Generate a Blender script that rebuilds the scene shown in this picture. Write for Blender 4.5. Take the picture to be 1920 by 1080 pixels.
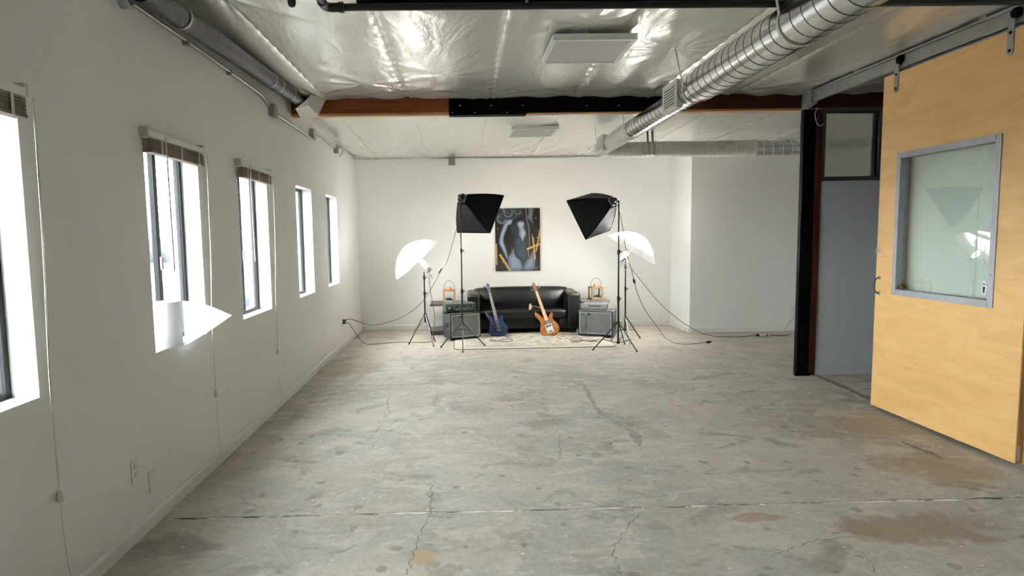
import bpy, math, random
import numpy as np
from mathutils import Vector, Matrix

for _o in list(bpy.data.objects):
    bpy.data.objects.remove(_o, do_unlink=True)
SC = bpy.context.scene
COL = SC.collection
random.seed(7)
PI = math.pi

# ------------------------------------------------------------------ camera
F_PX, CX, CY = 1126.8, 889.4, 540.0          # focal length and principal point in 1920x1080 pixels
YAW, PITCH, ROLL = 0.0194, 0.0866, -0.0159
EYE = Vector((0.0, 0.0, 1.6))
_F = Vector((math.sin(YAW) * math.cos(PITCH), math.cos(YAW) * math.cos(PITCH), -math.sin(PITCH)))
_R = Vector((math.cos(YAW), -math.sin(YAW), 0))
_U = _R.cross(_F)
R_ = _R * math.cos(ROLL) + _U * math.sin(ROLL)
U_ = _U * math.cos(ROLL) - _R * math.sin(ROLL)
F_ = _F
cam_data = bpy.data.cameras.new('camera')
cam = bpy.data.objects.new('camera', cam_data)
COL.objects.link(cam)
cam.matrix_world = Matrix(((R_.x, U_.x, -F_.x, EYE.x), (R_.y, U_.y, -F_.y, EYE.y),
                           (R_.z, U_.z, -F_.z, EYE.z), (0, 0, 0, 1)))
cam_data.sensor_width = 36.0
cam_data.lens = F_PX / 1920 * 36
cam_data.shift_x = (960 - CX) / 1920
cam_data.clip_start = 0.05
cam_data.clip_end = 800
SC.camera = cam


def ray(u, v):
    return F_ + R_ * ((u - CX) / F_PX) - U_ * ((v - CY) / F_PX)


def at(u, v, X=None, Y=None, Z=None):
    """photo pixel -> point on the plane x=X, y=Y or z=Z that the thing touches"""
    d = ray(u, v)
    if X is not None:
        t = (X - EYE.x) / d.x
    elif Y is not None:
        t = (Y - EYE.y) / d.y
    else:
        t = (Z - EYE.z) / d.z
    return EYE + d * t


# ------------------------------------------------------------------ sky, exposure
world = bpy.data.worlds.new('overcast_sky')
SC.world = world
world.use_nodes = True
_bg = world.node_tree.nodes['Background']
_bg.inputs[0].default_value = (0.90, 0.95, 1.0, 1)
_bg.inputs[1].default_value = 23.0
SC.view_settings.view_transform = 'Standard'
SC.view_settings.look = 'None'
SC.view_settings.gamma = 1.0
SC.view_settings.use_curve_mapping = False
SC.view_settings.exposure = 0.62
UMBRELLA_W = 1600.0
SOFTBOX_E = 5.5

# ------------------------------------------------------------------ the room in metres
XL, XD = -1.772, 3.659
YB, YN, XBO = 10.372, 9.47, 3.621
YREAR = -4.0
XFAR = 6.6
ZC = 3.07
YBEAM = 6.5
WR = 3.775                                       # face of the right wall behind the sliding door
SILL, HEAD = 0.958, 2.173
WIN = [(1.795, 2.495), (3.452, 4.144), (4.848, 5.578), (6.544, 7.212), (7.979, 8.660)]
WIN_REAR = [(0.3, 1.0)]


# ------------------------------------------------------------------ helpers
def S(r, g, b):
    def f(c):
        c /= 255.0
        return c / 12.92 if c <= 0.04045 else ((c + 0.055) / 1.055) ** 2.4
    return (f(r), f(g), f(b), 1.0)


class NT:
    """small helper around a material's node tree"""
    def __init__(self, name):
        self.m = bpy.data.materials.new(name)
        self.m.use_nodes = True
        self.t = self.m.node_tree
        self.b = self.t.nodes['Principled BSDF']
        self.out = self.t.nodes['Material Output']

    def n(self, typ, **kw):
        nd = self.t.nodes.new(typ)
        for k, v in kw.items():
            setattr(nd, k, v)
        return nd

    def l(self, a, b):
        self.t.links.new(a, b)

    def coord(self, scale=(1, 1, 1), kind='Object', rot=(0, 0, 0)):
        tc = self.n('ShaderNodeTexCoord')
        mp = self.n('ShaderNodeMapping')
        mp.inputs['Scale'].default_value = scale
        mp.inputs['Rotation'].default_value = rot
        self.l(tc.outputs[kind], mp.inputs['Vector'])
        return mp.outputs['Vector']

    def geo(self, scale=(1, 1, 1)):
        g = self.n('ShaderNodeNewGeometry')
        mp = self.n('ShaderNodeMapping')
        mp.inputs['Scale'].default_value = scale
        self.l(g.outputs['Position'], mp.inputs['Vector'])
        return mp.outputs['Vector']

    def noise(self, vec, scale, detail=4, rough=0.55, dist=0.0):
        nz = self.n('ShaderNodeTexNoise')
        nz.inputs['Scale'].default_value = scale
        nz.inputs['Detail'].default_value = detail
        nz.inputs['Roughness'].default_value = rough
        nz.inputs['Distortion'].default_value = dist
        self.l(vec, nz.inputs['Vector'])
        return nz.outputs['Fac']

    def ramp(self, fac, stops):
        r = self.n('ShaderNodeValToRGB')
        el = r.color_ramp.elements
        el[0].position, el[0].color = stops[0]
        el[1].position, el[1].color = stops[-1]
        for p, c in stops[1:-1]:
            e = el.new(p)
            e.color = c
        self.l(fac, r.inputs['Fac'])
        return r.outputs['Color']

    def mix(self, fac, a, b, mode='MIX'):
        mx = self.n('ShaderNodeMix', data_type='RGBA', blend_type=mode)
        for sock, val in ((mx.inputs[0], fac), (mx.inputs[6], a), (mx.inputs[7], b)):
            if hasattr(val, 'links') or hasattr(val, 'is_linked'):
                self.l(val, sock)
            else:
                sock.default_value = val
        return mx.outputs[2]

    def math(self, op, a, b=None, clamp=False):
        m = self.n('ShaderNodeMath', operation=op, use_clamp=clamp)
        for i, val in enumerate((a, b)):
            if val is None:
                continue
            if hasattr(val, 'is_linked'):
                self.l(val, m.inputs[i])
            else:
                m.inputs[i].default_value = val
        return m.outputs[0]

    def bump(self, height, strength=0.3, dist=0.01):
        b = self.n('ShaderNodeBump')
        b.inputs['Strength'].default_value = strength
        b.inputs['Distance'].default_value = dist
        self.l(height, b.inputs['Height'])
        self.l(b.outputs['Normal'], self.b.inputs['Normal'])

    def set(self, **kw):
        for k, v in kw.items():
            s = self.b.inputs[k.replace('_', ' ')]
            if hasattr(v, 'is_linked'):
                self.l(v, s)
            else:
                s.default_value = v
        return self


def plain(name, col, rough=0.5, metal=0.0, var=0.06, scale=12.0, bump=0.0, **kw):
    t = NT(name)
    v = t.coord()
    nz = t.noise(v, scale, 4)
    lo = tuple(c * (1 - var) for c in col[:3]) + (1,)
    hi = tuple(min(1, c * (1 + var)) for c in col[:3]) + (1,)
    t.set(Base_Color=t.ramp(nz, [(0.3, lo), (0.7, hi)]), Roughness=rough, Metallic=metal)
    if bump:
        t.bump(t.noise(v, scale * 8, 3), bump, 0.004)
    for k, x in kw.items():
        t.set(**{k: x})
    return t.m


class MB:
    """collects shapes and links them as ONE mesh object"""
    def __init__(self):
        self.v, self.f, self.sm = [], [], []

    def _add(self, vs, fs, smooth=False, M=None):
        o = len(self.v)
        for p in vs:
            p = Vector(p)
            self.v.append(M @ p if M is not None else p)
        for q in fs:
            self.f.append(tuple(o + i for i in q))
            self.sm.append(smooth)
        return self

    def box(self, a, b, M=None):
        x0, y0, z0 = (min(a[i], b[i]) for i in range(3))
        x1, y1, z1 = (max(a[i], b[i]) for i in range(3))
        vs = [(x0, y0, z0), (x1, y0, z0), (x1, y1, z0), (x0, y1, z0), (x0, y0, z1), (x1, y0, z1), (x1, y1, z1), (x0, y1, z1)]
        fs = [(0, 3, 2, 1), (4, 5, 6, 7), (0, 1, 5, 4), (1, 2, 6, 5), (2, 3, 7, 6), (3, 0, 4, 7)]
        return self._add(vs, fs, False, M)

    def hexa(self, bot, top):
        """solid between a 4-point bottom loop and a 4-point top loop"""
        return self._add(list(bot) + list(top), [(0, 3, 2, 1), (4, 5, 6, 7), (0, 1, 5, 4), (1, 2, 6, 5), (2, 3, 7, 6), (3, 0, 4, 7)])

    def tube(self, pts, r, n=8, caps=True, smooth=True, M=None):
        pts = [Vector(p) for p in pts]
        rs = r if isinstance(r, (list, tuple)) else [r] * len(pts)
        vs, fs = [], []
        up = None
        for i, p in enumerate(pts):
            d = (pts[min(i + 1, len(pts) - 1)] - pts[max(i - 1, 0)])
            d = d.normalized() if d.length > 1e-9 else Vector((0, 0, 1))
            if up is None:
                a = Vector((0, 0, 1)) if abs(d.z) < 0.9 else Vector((1, 0, 0))
                up = (a - d * a.dot(d)).normalized()
            else:
                up = (up - d * up.dot(d))
                up = up.normalized() if up.length > 1e-6 else d.orthogonal().normalized()
            s = d.cross(up)
            for k in range(n):
                t = 2 * PI * k / n
                vs.append(p + (up * math.cos(t) + s * math.sin(t)) * rs[i])
        m = len(pts)
        for i in range(m - 1):
            for k in range(n):
                a, b = i * n + k, i * n + (k + 1) % n
                fs.append((a, b, b + n, a + n))
        self._add(vs, fs, smooth, M)
        if caps:
            self._add(vs[:n], [tuple(range(n))], False, M)
            self._add(vs[-n:], [tuple(reversed(range(n)))], False, M)
        return self

    def lathe(self, prof, n=16, M=None, smooth=True):
        """profile [(r, z)] around z"""
        vs, fs = [], []
        for r, z in prof:
            for k in range(n):
                t = 2 * PI * k / n
                vs.append((r * math.cos(t), r * math.sin(t), z))
        for i in range(len(prof) - 1):
            for k in range(n):
                a, b = i * n + k, i * n + (k + 1) % n
                fs.append((a, b, b + n, a + n))
        self._add(vs, fs, smooth, M)
        if prof[0][0] > 1e-4:
            self._add(vs[:n], [tuple(reversed(range(n)))], False, M)
        if prof[-1][0] > 1e-4:
            self._add(vs[-n:], [tuple(range(n))], False, M)
        return self

    def prism(self, poly, y0, y1, M=None, smooth=False):
        """polygon in x,z extruded from y0 to y1"""
        n = len(poly)
        vs = [(x, y0, z) for x, z in poly] + [(x, y1, z) for x, z in poly]
        fs = [tuple(range(n)), tuple(reversed(range(n, 2 * n)))]
        self._add(vs, fs, False, M)
        self._add(vs, [(i, i + n, (i + 1) % n + n, (i + 1) % n) for i in range(n)], smooth, M)
        return self

    def grid(self, nx, ny, fn, smooth=True, M=None):
        vs = [fn(i / nx, j / ny) for j in range(ny + 1) for i in range(nx + 1)]
        w = nx + 1
        fs = [(j * w + i, j * w + i + 1, (j + 1) * w + i + 1, (j + 1) * w + i) for j in range(ny) for i in range(nx)]
        return self._add(vs, fs, smooth, M)

    def build(self, name, mat, parent=None, world=False, bevel=0.0, seg=2, loc=None, sub=0, solid=0.0, kind=None, sharp=None):
        me = bpy.data.meshes.new(name)
        off = Vector((0, 0, 0))
        if world and parent is not None:
            q = parent
            while q is not None:
                off += q.location
                q = q.parent
        if loc is not None:
            off = Vector(loc)
        me.from_pydata([tuple(p - off) for p in self.v], [], self.f)
        me.polygons.foreach_set('use_smooth', self.sm)
        if bevel or sub or solid:
            me.validate()
        me.update()
        if mat is not None:
            me.materials.append(mat)
        o = bpy.data.objects.new(name, me)
        COL.objects.link(o)
        if parent is not None:
            o.parent = parent
        if loc is not None and parent is None:
            o.location = loc
        if solid:
            m = o.modifiers.new('solid', 'SOLIDIFY')
            m.thickness = solid
        if bevel:
            m = o.modifiers.new('bevel', 'BEVEL')
            m.width = bevel
            m.segments = seg
            m.limit_method = 'ANGLE'
            m.angle_limit = math.radians(40)
        if sub:
            m = o.modifiers.new('sub', 'SUBSURF')
            m.levels = m.render_levels = sub
        if kind:
            o['kind'] = kind
        return o


def weld(o, d=1e-4):
    import bmesh
    bm = bmesh.new()
    bm.from_mesh(o.data)
    bmesh.ops.remove_doubles(bm, verts=bm.verts, dist=d)
    bm.to_mesh(o.data)
    bm.free()
    return o


def thing(name, loc, label, cat, group=None, kind=None, rz=0.0):
    o = bpy.data.objects.new(name, None)
    COL.objects.link(o)
    o.empty_display_size = 0.1
    o.location = loc
    o.rotation_euler = (0, 0, rz)
    tag(o, label, cat, group, kind)
    return o


def tag(o, label=None, cat=None, group=None, kind=None):
    for k, v in (('label', label), ('category', cat), ('group', group), ('kind', kind)):
        if v:
            o[k] = v
    return o


def struct(o, label=None, cat=None):
    o['kind'] = 'structure'
    return tag(o, label, cat)


def spline(pts, n=8, closed=False):
    """Catmull-Rom through the points"""
    P = [Vector(p) for p in pts]
    out = []
    m = len(P)
    rng = range(m if closed else m - 1)
    for i in rng:
        if closed:
            p0, p1, p2, p3 = P[(i - 1) % m], P[i], P[(i + 1) % m], P[(i + 2) % m]
        else:
            p0, p1, p2, p3 = P[max(i - 1, 0)], P[i], P[i + 1], P[min(i + 2, m - 1)]
        for k in range(n):
            t = k / n
            out.append(0.5 * ((2 * p1) + (p2 - p0) * t + (2 * p0 - 5 * p1 + 4 * p2 - p3) * t * t + (3 * p1 - p0 - 3 * p2 + p3) * t ** 3))
    if not closed:
        out.append(P[-1])
    return out


def basis(origin, x, y, z):
    return Matrix(((x[0], y[0], z[0], origin[0]), (x[1], y[1], z[1], origin[1]), (x[2], y[2], z[2], origin[2]), (0, 0, 0, 1)))


def frame_z(origin, z, hint=(0, 1, 0)):
    z = Vector(z).normalized()
    y = Vector(hint)
    y = (y - z * y.dot(z)).normalized()
    return basis(origin, y.cross(z), y, z)


# ------------------------------------------------------------------ materials
def mat_wall(name, col):
    t = NT(name)
    v = t.geo()
    nz = t.noise(v, 1.3, 3)
    a = tuple(c * 0.965 for c in col[:3]) + (1,)
    t.set(Base_Color=t.ramp(nz, [(0.3, a), (0.7, col)]), Roughness=0.62)
    t.bump(t.noise(v, 160, 2), 0.12, 0.002)
    return t.m


def mat_floor():
    t = NT('concrete')
    v = t.geo()
    big = t.noise(v, 0.75, 5, 0.6, 0.4)
    c = t.ramp(big, [(0.30, S(150, 146, 137)), (0.46, S(176, 172, 162)), (0.60, S(200, 194, 181)), (0.78, S(174, 171, 163))])
    # pale scuffed patches and darker trowel marks, stretched across the slabs
    v2 = t.geo((1.0, 1.6, 1))
    sc = t.noise(v2, 3.1, 7, 0.68, 0.8)
    c = t.mix(t.ramp(sc, [(0.51, (0, 0, 0, 1)), (0.56, (0.45, 0.45, 0.45, 1)), (0.66, (0.75, 0.75, 0.75, 1))]), c, S(222, 214, 199))
    dk = t.noise(t.geo((1.0, 1.3, 1)), 2.3, 6, 0.62, 0.6)
    c = t.mix(t.ramp(dk, [(0.33, (0.8, 0.8, 0.8, 1)), (0.40, (0.5, 0.5, 0.5, 1)), (0.44, (0, 0, 0, 1))]), c, S(132, 126, 114))
    wm = t.noise(v, 1.5, 7, 0.68, 0.8)
    c = t.mix(t.ramp(wm, [(0.50, (0, 0, 0, 1)), (0.57, (0.24, 0.24, 0.24, 1)), (0.72, (0.42, 0.42, 0.42, 1))]), c, S(194, 170, 136))
    fine = t.noise(v, 26, 6, 0.7)
    c = t.mix(0.35, c, t.ramp(fine, [(0.25, S(112, 109, 102)), (0.55, S(180, 176, 166)), (0.8, S(214, 210, 200))]))
    # dark round spots and white paint specks
    vor = t.n('ShaderNodeTexVoronoi', voronoi_dimensions='2D')
    vor.inputs['Scale'].default_value = 3.4
    t.l(v, vor.inputs['Vector'])
    wob = t.math('ADD', vor.outputs['Distance'], t.math('MULTIPLY', t.noise(v, 9, 4, 0.6), 0.42))
    spot = t.math('LESS_THAN', wob, 0.285)
    pick = t.math('GREATER_THAN', t.n('ShaderNodeSeparateColor').outputs[0], 0.5)
    sepc = [n for n in t.t.nodes if n.type == 'SEPARATE_COLOR'][0]
    t.l(vor.outputs['Color'], sepc.inputs[0])
    c = t.mix(t.math('MULTIPLY', t.math('MULTIPLY', spot, pick), 0.42), c, S(100, 95, 88))
    vw = t.n('ShaderNodeTexVoronoi', voronoi_dimensions='2D')
    vw.inputs['Scale'].default_value = 5.5
    t.l(v, vw.inputs['Vector'])
    wsp = t.math('LESS_THAN', t.math('ADD', vw.outputs['Distance'], t.math('MULTIPLY', t.noise(v, 30, 3), 0.10)), 0.092)
    sep2 = t.n('ShaderNodeSeparateColor')
    t.l(vw.outputs['Color'], sep2.inputs[0])
    c = t.mix(t.math('MULTIPLY', t.math('MULTIPLY', wsp, t.math('GREATER_THAN', sep2.outputs[1], 0.66)), 0.8), c, S(226, 224, 216))
    # brown stains that lie on the slab where the photograph shows them
    sepp = t.n('ShaderNodeSeparateXYZ')
    t.l(v, sepp.inputs[0])
    nst = t.noise(v, 2.6, 7, 0.66, 0.7)

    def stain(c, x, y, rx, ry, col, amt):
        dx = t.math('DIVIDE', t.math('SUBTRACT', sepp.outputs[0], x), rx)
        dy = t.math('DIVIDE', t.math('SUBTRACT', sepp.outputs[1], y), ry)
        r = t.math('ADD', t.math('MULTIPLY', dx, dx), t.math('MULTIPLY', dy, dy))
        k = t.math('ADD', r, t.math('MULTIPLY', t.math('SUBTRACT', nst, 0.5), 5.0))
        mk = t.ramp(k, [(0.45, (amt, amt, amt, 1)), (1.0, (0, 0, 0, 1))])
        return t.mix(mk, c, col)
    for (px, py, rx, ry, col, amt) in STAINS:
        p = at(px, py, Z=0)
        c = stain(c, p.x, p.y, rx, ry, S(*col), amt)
    rough = t.ramp(t.noise(v, 3.0, 5, 0.6), [(0.3, (0.48, 0.48, 0.48, 1)), (0.7, (0.68, 0.68, 0.68, 1))])
    c = t.mix(1.0, c, (0.865, 0.855, 0.84, 1), 'MULTIPLY')
    t.set(Base_Color=c, Roughness=rough)
    t.b.inputs['Specular IOR Level'].default_value = 0.4
    t.bump(t.math('ADD', fine, t.math('MULTIPLY', sc, 0.6)), 0.25, 0.006)
    return t.m


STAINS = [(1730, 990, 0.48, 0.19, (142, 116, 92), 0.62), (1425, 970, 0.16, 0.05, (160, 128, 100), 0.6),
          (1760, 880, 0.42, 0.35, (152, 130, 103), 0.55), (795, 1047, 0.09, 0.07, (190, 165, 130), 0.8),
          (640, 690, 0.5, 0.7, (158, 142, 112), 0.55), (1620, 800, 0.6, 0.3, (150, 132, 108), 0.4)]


def mat_foil():
    t = NT('white_foil_insulation')
    v = t.geo()
    w = t.noise(t.geo((1, 0.35, 1)), 3.2, 4, 0.5, 1.8)
    fine = t.noise(t.geo((3.2, 0.8, 1)), 14, 3, 0.5, 0.5)
    t.set(Base_Color=S(240, 238, 232), Roughness=0.26, Metallic=0.60)
    t.bump(t.math('ADD', w, t.math('MULTIPLY', fine, 0.10)), 0.30, 0.035)
    return t.m


def mat_wood_timber(name, c0, c1, c2, axis='x'):
    t = NT(name)
    sc = (0.6, 9, 9) if axis == 'x' else (9, 9, 0.6)
    v = t.geo(sc)
    g = t.noise(v, 2.4, 6, 0.6, 1.2)
    t.set(Base_Color=t.ramp(g, [(0.3, c0), (0.52, c1), (0.75, c2)]), Roughness=0.65, Specular_IOR_Level=0.25)
    t.bump(g, 0.2, 0.004)
    return t.m


def mat_ply():
    t = NT('maple_plywood')
    v = t.geo((1, 0.55, 2.4))
    g = t.noise(v, 2.2, 6, 0.6, 1.5)
    c = t.ramp(g, [(0.28, S(214, 167, 102)), (0.47, S(224, 178, 113)), (0.62, S(230, 186, 123)), (0.8, S(220, 173, 108))])
    fl = t.noise(t.geo((1, 2.2, 6)), 3.4, 5, 0.65, 1.0)
    c = t.mix(t.ramp(fl, [(0.56, (0, 0, 0, 1)), (0.72, (0.3, 0.3, 0.3, 1))]), c, S(194, 150, 92))
    vor = t.n('ShaderNodeTexVoronoi')
    vor.inputs['Scale'].default_value = 3.0
    t.l(t.geo((1, 1, 1)), vor.inputs['Vector'])
    c = t.mix(t.math('MULTIPLY', t.math('LESS_THAN', vor.outputs['Distance'], 0.045), 0.6), c, S(140, 100, 60))
    t.set(Base_Color=c, Roughness=0.42)
    return t.m


def mat_galv(name, base, rough, scale=18, metal=1.0):
    t = NT(name)
    v = t.geo()
    vor = t.n('ShaderNodeTexVoronoi')
    vor.inputs['Scale'].default_value = scale
    t.l(v, vor.inputs['Vector'])
    sp = t.n('ShaderNodeSeparateColor')
    t.l(vor.outputs['Color'], sp.inputs[0])
    a = tuple(c * 0.8 for c in base[:3]) + (1,)
    t.set(Base_Color=t.mix(sp.outputs[0], a, base), Metallic=metal, Roughness=rough)
    return t.m


def mat_glass(name, tint=(1, 1, 1, 1), refl=1.0):
    t = NT(name)
    lw = t.n('ShaderNodeLayerWeight')
    lw.inputs['Blend'].default_value = 0.5
    fr = t.math('ADD', t.math('MULTIPLY', t.math('POWER', lw.outputs['Facing'], 5.0), 0.96), 0.04)
    tr = t.n('ShaderNodeBsdfTransparent')
    tr.inputs[0].default_value = tint
    gl = t.n('ShaderNodeBsdfGlossy')
    gl.inputs['Roughness'].default_value = 0.0
    mx = t.n('ShaderNodeMixShader')
    t.l(t.math('MULTIPLY', fr, refl, True), mx.inputs[0])
    t.l(tr.outputs[0], mx.inputs[1])
    t.l(gl.outputs[0], mx.inputs[2])
    t.l(mx.outputs[0], t.out.inputs['Surface'])
    return t.m


def mat_translucent(name, col, trans=0.5, rough=0.8):
    t = NT(name)
    df = t.n('ShaderNodeBsdfDiffuse')
    df.inputs[0].default_value = col
    tl = t.n('ShaderNodeBsdfTranslucent')
    tl.inputs[0].default_value = col
    mx = t.n('ShaderNodeMixShader')
    mx.inputs[0].default_value = trans
    t.l(df.outputs[0], mx.inputs[1])
    t.l(tl.outputs[0], mx.inputs[2])
    t.l(mx.outputs[0], t.out.inputs['Surface'])
    return t.m


def mat_emit(name, col, strength):
    t = NT(name)
    t.set(Base_Color=(0.8, 0.8, 0.8, 1), Emission_Color=col, Emission_Strength=strength)
    return t.m


def mat_frost(name):
    t = NT(name)
    rf = t.n('ShaderNodeBsdfRefraction')
    rf.inputs['IOR'].default_value = 1.02
    rf.inputs['Roughness'].default_value = 0.3
    rf.inputs['Color'].default_value = (0.86, 0.86, 0.83, 1)
    df = t.n('ShaderNodeBsdfDiffuse')
    df.inputs[0].default_value = S(190, 188, 180)
    mx = t.n('ShaderNodeMixShader')
    mx.inputs[0].default_value = 0.15
    t.l(rf.outputs[0], mx.inputs[1])
    t.l(df.outputs[0], mx.inputs[2])
    t.l(mx.outputs[0], t.out.inputs['Surface'])
    return t.m


def mat_brick(name):
    t = NT(name)
    br = t.n('ShaderNodeTexBrick')
    br.inputs['Color1'].default_value = S(92, 40, 32)
    br.inputs['Color2'].default_value = S(104, 50, 40)
    br.inputs['Mortar'].default_value = S(110, 96, 88)
    br.inputs['Scale'].default_value = 3.0
    t.l(t.coord((1, 1, 1), 'Object', (PI / 2, 0, 0)), br.inputs['Vector'])
    t.set(Base_Color=br.outputs['Color'], Roughness=0.9)
    return t.m


def mat_rug():
    t = NT('faded_rug_wool')
    v = t.geo()
    a = t.noise(v, 6, 6, 0.7, 0.8)
    vor = t.n('ShaderNodeTexVoronoi')
    vor.inputs['Scale'].default_value = 9
    t.l(v, vor.inputs['Vector'])
    c = t.ramp(a, [(0.3, S(122, 118, 112)), (0.46, S(166, 160, 149)), (0.6, S(196, 189, 174)), (0.8, S(176, 170, 158))])
    c = t.mix(t.math('MULTIPLY', t.math('LESS_THAN', vor.outputs['Distance'], 0.3), 0.45), c, S(124, 121, 118))
    t.set(Base_Color=c, Roughness=0.95)
    t.bump(t.noise(v, 220, 2), 0.4, 0.003)
    return t.m


def mat_leather():
    t = NT('black_leather')
    v = t.coord()
    t.set(Base_Color=t.ramp(t.noise(v, 5, 3), [(0.3, S(5, 5, 5)), (0.7, S(9, 9, 9))]), Roughness=0.36, Specular_IOR_Level=0.13)
    t.bump(t.math('ADD', t.noise(v, 120, 3), t.math('MULTIPLY', t.noise(v, 7, 4), 1.4)), 0.28, 0.006)
    return t.m


def mat_vcol(name):
    t = NT(name)
    at_ = t.n('ShaderNodeAttribute', attribute_name='paint')
    t.set(Base_Color=at_.outputs['Color'], Roughness=0.7, Specular_IOR_Level=0.12)
    return t.m


M = {}
M['wall'] = mat_wall('white_wall_paint', S(236, 235, 230))
M['trim'] = plain('white_trim_paint', S(230, 229, 224), 0.45, var=0.02)
M['grey_wall'] = mat_wall('grey_wall_paint', S(200, 204, 206))
M['floor'] = mat_floor()
_j = NT('joint_filler')
_j.set(Base_Color=_j.ramp(_j.noise(_j.geo((1, 4, 1)), 5, 5, 0.7), [(0.42, S(70, 64, 56)), (0.49, S(150, 145, 136)), (0.54, S(238, 236, 228))]), Roughness=0.9)
M['joint'] = _j.m
M['crack'] = plain('crack_dark', S(112, 108, 101), 0.95, var=0.3, scale=6)
M['patch'] = plain('crack_patch', S(146, 143, 136), 0.7, var=0.2, scale=9)
M['threshold'] = plain('threshold_mark', S(118, 112, 102), 0.7, var=0.25, scale=9)
M['foil'] = mat_foil()
M['timber'] = mat_wood_timber('brown_timber', S(92, 46, 14), S(114, 60, 20), S(136, 76, 30))
M['timber_red'] = mat_wood_timber('dark_red_timber', S(48, 20, 13), S(66, 29, 19), S(82, 38, 25))
M['timber_red_v'] = mat_wood_timber('dark_red_post_wood', S(50, 24, 14), S(74, 35, 20), S(100, 52, 32), 'z')
M['pale_wood'] = mat_wood_timber('pale_strip_wood', S(150, 108, 68), S(178, 134, 88), S(200, 158, 108))
M['edge_wood'] = mat_wood_timber('door_edge_wood', S(120, 84, 42), S(146, 104, 56), S(165, 122, 70), 'z')
M['black_steel'] = plain('black_painted_steel', S(6, 5, 5), 0.75, var=0.2, Specular_IOR_Level=0.06)
M['black_pipe'] = plain('black_pipe_paint', S(16, 15, 15), 0.35, var=0.2)
M['galv'] = mat_galv('galvanised_duct', (0.74, 0.75, 0.75, 1), 0.24)
M['galv_dark'] = plain('duct_seam', S(84, 86, 86), 0.5, 0.8)
M['duct_white'] = plain('white_painted_duct', S(208, 204, 194), 0.5, var=0.03)
M['seam_white'] = plain('white_duct_seam', S(244, 243, 238), 0.4, var=0.02)
M['galv_pipe'] = plain('conduit_metal', S(165, 165, 160), 0.35, 0.8)
M['box_metal'] = plain('box_metal', S(150, 152, 150), 0.4, 0.7)
M['flex'] = None
M['ply'] = mat_ply()
M['alu'] = plain('aluminium_frame', S(168, 170, 174), 0.45, 0.35, var=0.05)
M['rail'] = plain('grey_steel_rail', S(150, 150, 146), 0.45, 0.5, var=0.08)
M['dark_frame'] = plain('dark_bronze_frame', S(20, 20, 20), 0.5, 0.0, Specular_IOR_Level=0.25)
M['grey_frame'] = plain('dark_grey_frame', S(74, 78, 78), 0.55)
M['glass'] = mat_glass('window_glass', (0.96, 0.98, 0.98, 1))
M['door_glass'] = mat_glass('greenish_door_glass', (0.945, 0.985, 0.962, 1), 2.0)
M['frost'] = mat_frost('frosted_pane')
M['blind'] = mat_wood_timber('blind_wood', S(104, 90, 78), S(132, 117, 104), S(156, 141, 126))
M['white_plastic'] = plain('white_plastic', S(228, 227, 222), 0.4, var=0.02)
M['grey_plastic'] = plain('grey_plastic', S(196, 194, 188), 0.45, var=0.03)
M['cord'] = plain('blind_cord', S(205, 200, 188), 0.8)
M['black_rubber'] = plain('black_rubber', S(18, 18, 18), 0.55, var=0.2)
M['cable'] = plain('black_cable', S(34, 33, 32), 0.5, var=0.15)
M['cable_red'] = plain('dark_red_cable', S(62, 22, 20), 0.5, var=0.15)
M['stand'] = plain('black_stand_metal', S(20, 20, 21), 0.35, 0.3, var=0.15)
M['chrome'] = plain('chrome', S(205, 205, 205), 0.2, 1.0, var=0.04)
M['softbox'] = plain('black_softbox_cloth', S(6, 6, 6), 0.75, var=0.3, scale=14, bump=0.3, Specular_IOR_Level=0.1)
M['softbox_in'] = plain('silver_softbox_lining', S(215, 215, 215), 0.35, 0.6)
M['diffuser'] = mat_emit('glowing_diffuser', (1.0, 0.93, 0.82, 1), SOFTBOX_E)
M['bulb'] = mat_emit('lit_bulb', (1.0, 0.95, 0.86, 1), 12)
M['umbrella'] = mat_translucent('white_umbrella_cloth', (0.93, 0.93, 0.93, 1), 0.30)
M['leather'] = mat_leather()
M['rug'] = mat_rug()
M['rug_edge'] = plain('rug_edge', S(92, 84, 70), 0.9)
M['tolex'] = plain('black_tolex', S(22, 23, 22), 0.75, var=0.2, scale=60, bump=0.4, Specular_IOR_Level=0.25)
M['grille_black'] = plain('grille_black', S(9, 9, 9), 0.9, Specular_IOR_Level=0.1)
M['grille_wire'] = plain('grille_wire', S(168, 172, 168), 0.4, 0.4)
M['grille_rim'] = plain('grille_rim', S(198, 200, 198), 0.35, 0.5)
M['green_case'] = plain('dark_green_case', S(24, 46, 36), 0.45, var=0.1)
M['green_panel'] = plain('green_black_panel', S(30, 42, 36), 0.4, var=0.2)
M['panel_print'] = plain('panel_print', S(190, 196, 190), 0.5)
M['silver'] = plain('silver_case', S(172, 173, 174), 0.32, 0.6, var=0.05)
M['dark_silver'] = plain('dark_silver', S(90, 92, 94), 0.4, 0.5)
M['dark_table'] = plain('dark_table_wood', S(22, 14, 11), 0.4, var=0.2, Specular_IOR_Level=0.3)
M['table_sheen'] = plain('table_top_sheen', S(96, 94, 94), 0.35, var=0.08)  # right table top, its reflected light painted in as grey
M['lantern'] = mat_wood_timber('lantern_wood', S(104, 74, 48), S(128, 94, 62), S(150, 114, 80), 'z')
M['lantern_dark'] = mat_wood_timber('lantern_base_wood', S(88, 56, 34), S(108, 72, 46), S(128, 88, 58))
M['copper'] = plain('copper_cap', S(140, 92, 62), 0.45, 0.3)
M['wire'] = plain('dark_wire', S(58, 60, 64), 0.4, 0.7)
M['leaf'] = plain('leaf_green', S(44, 74, 40), 0.5, var=0.3, scale=40)
M['leaf_dry'] = plain('leaf_dark', S(52, 56, 42), 0.6, var=0.3, scale=40)
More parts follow.
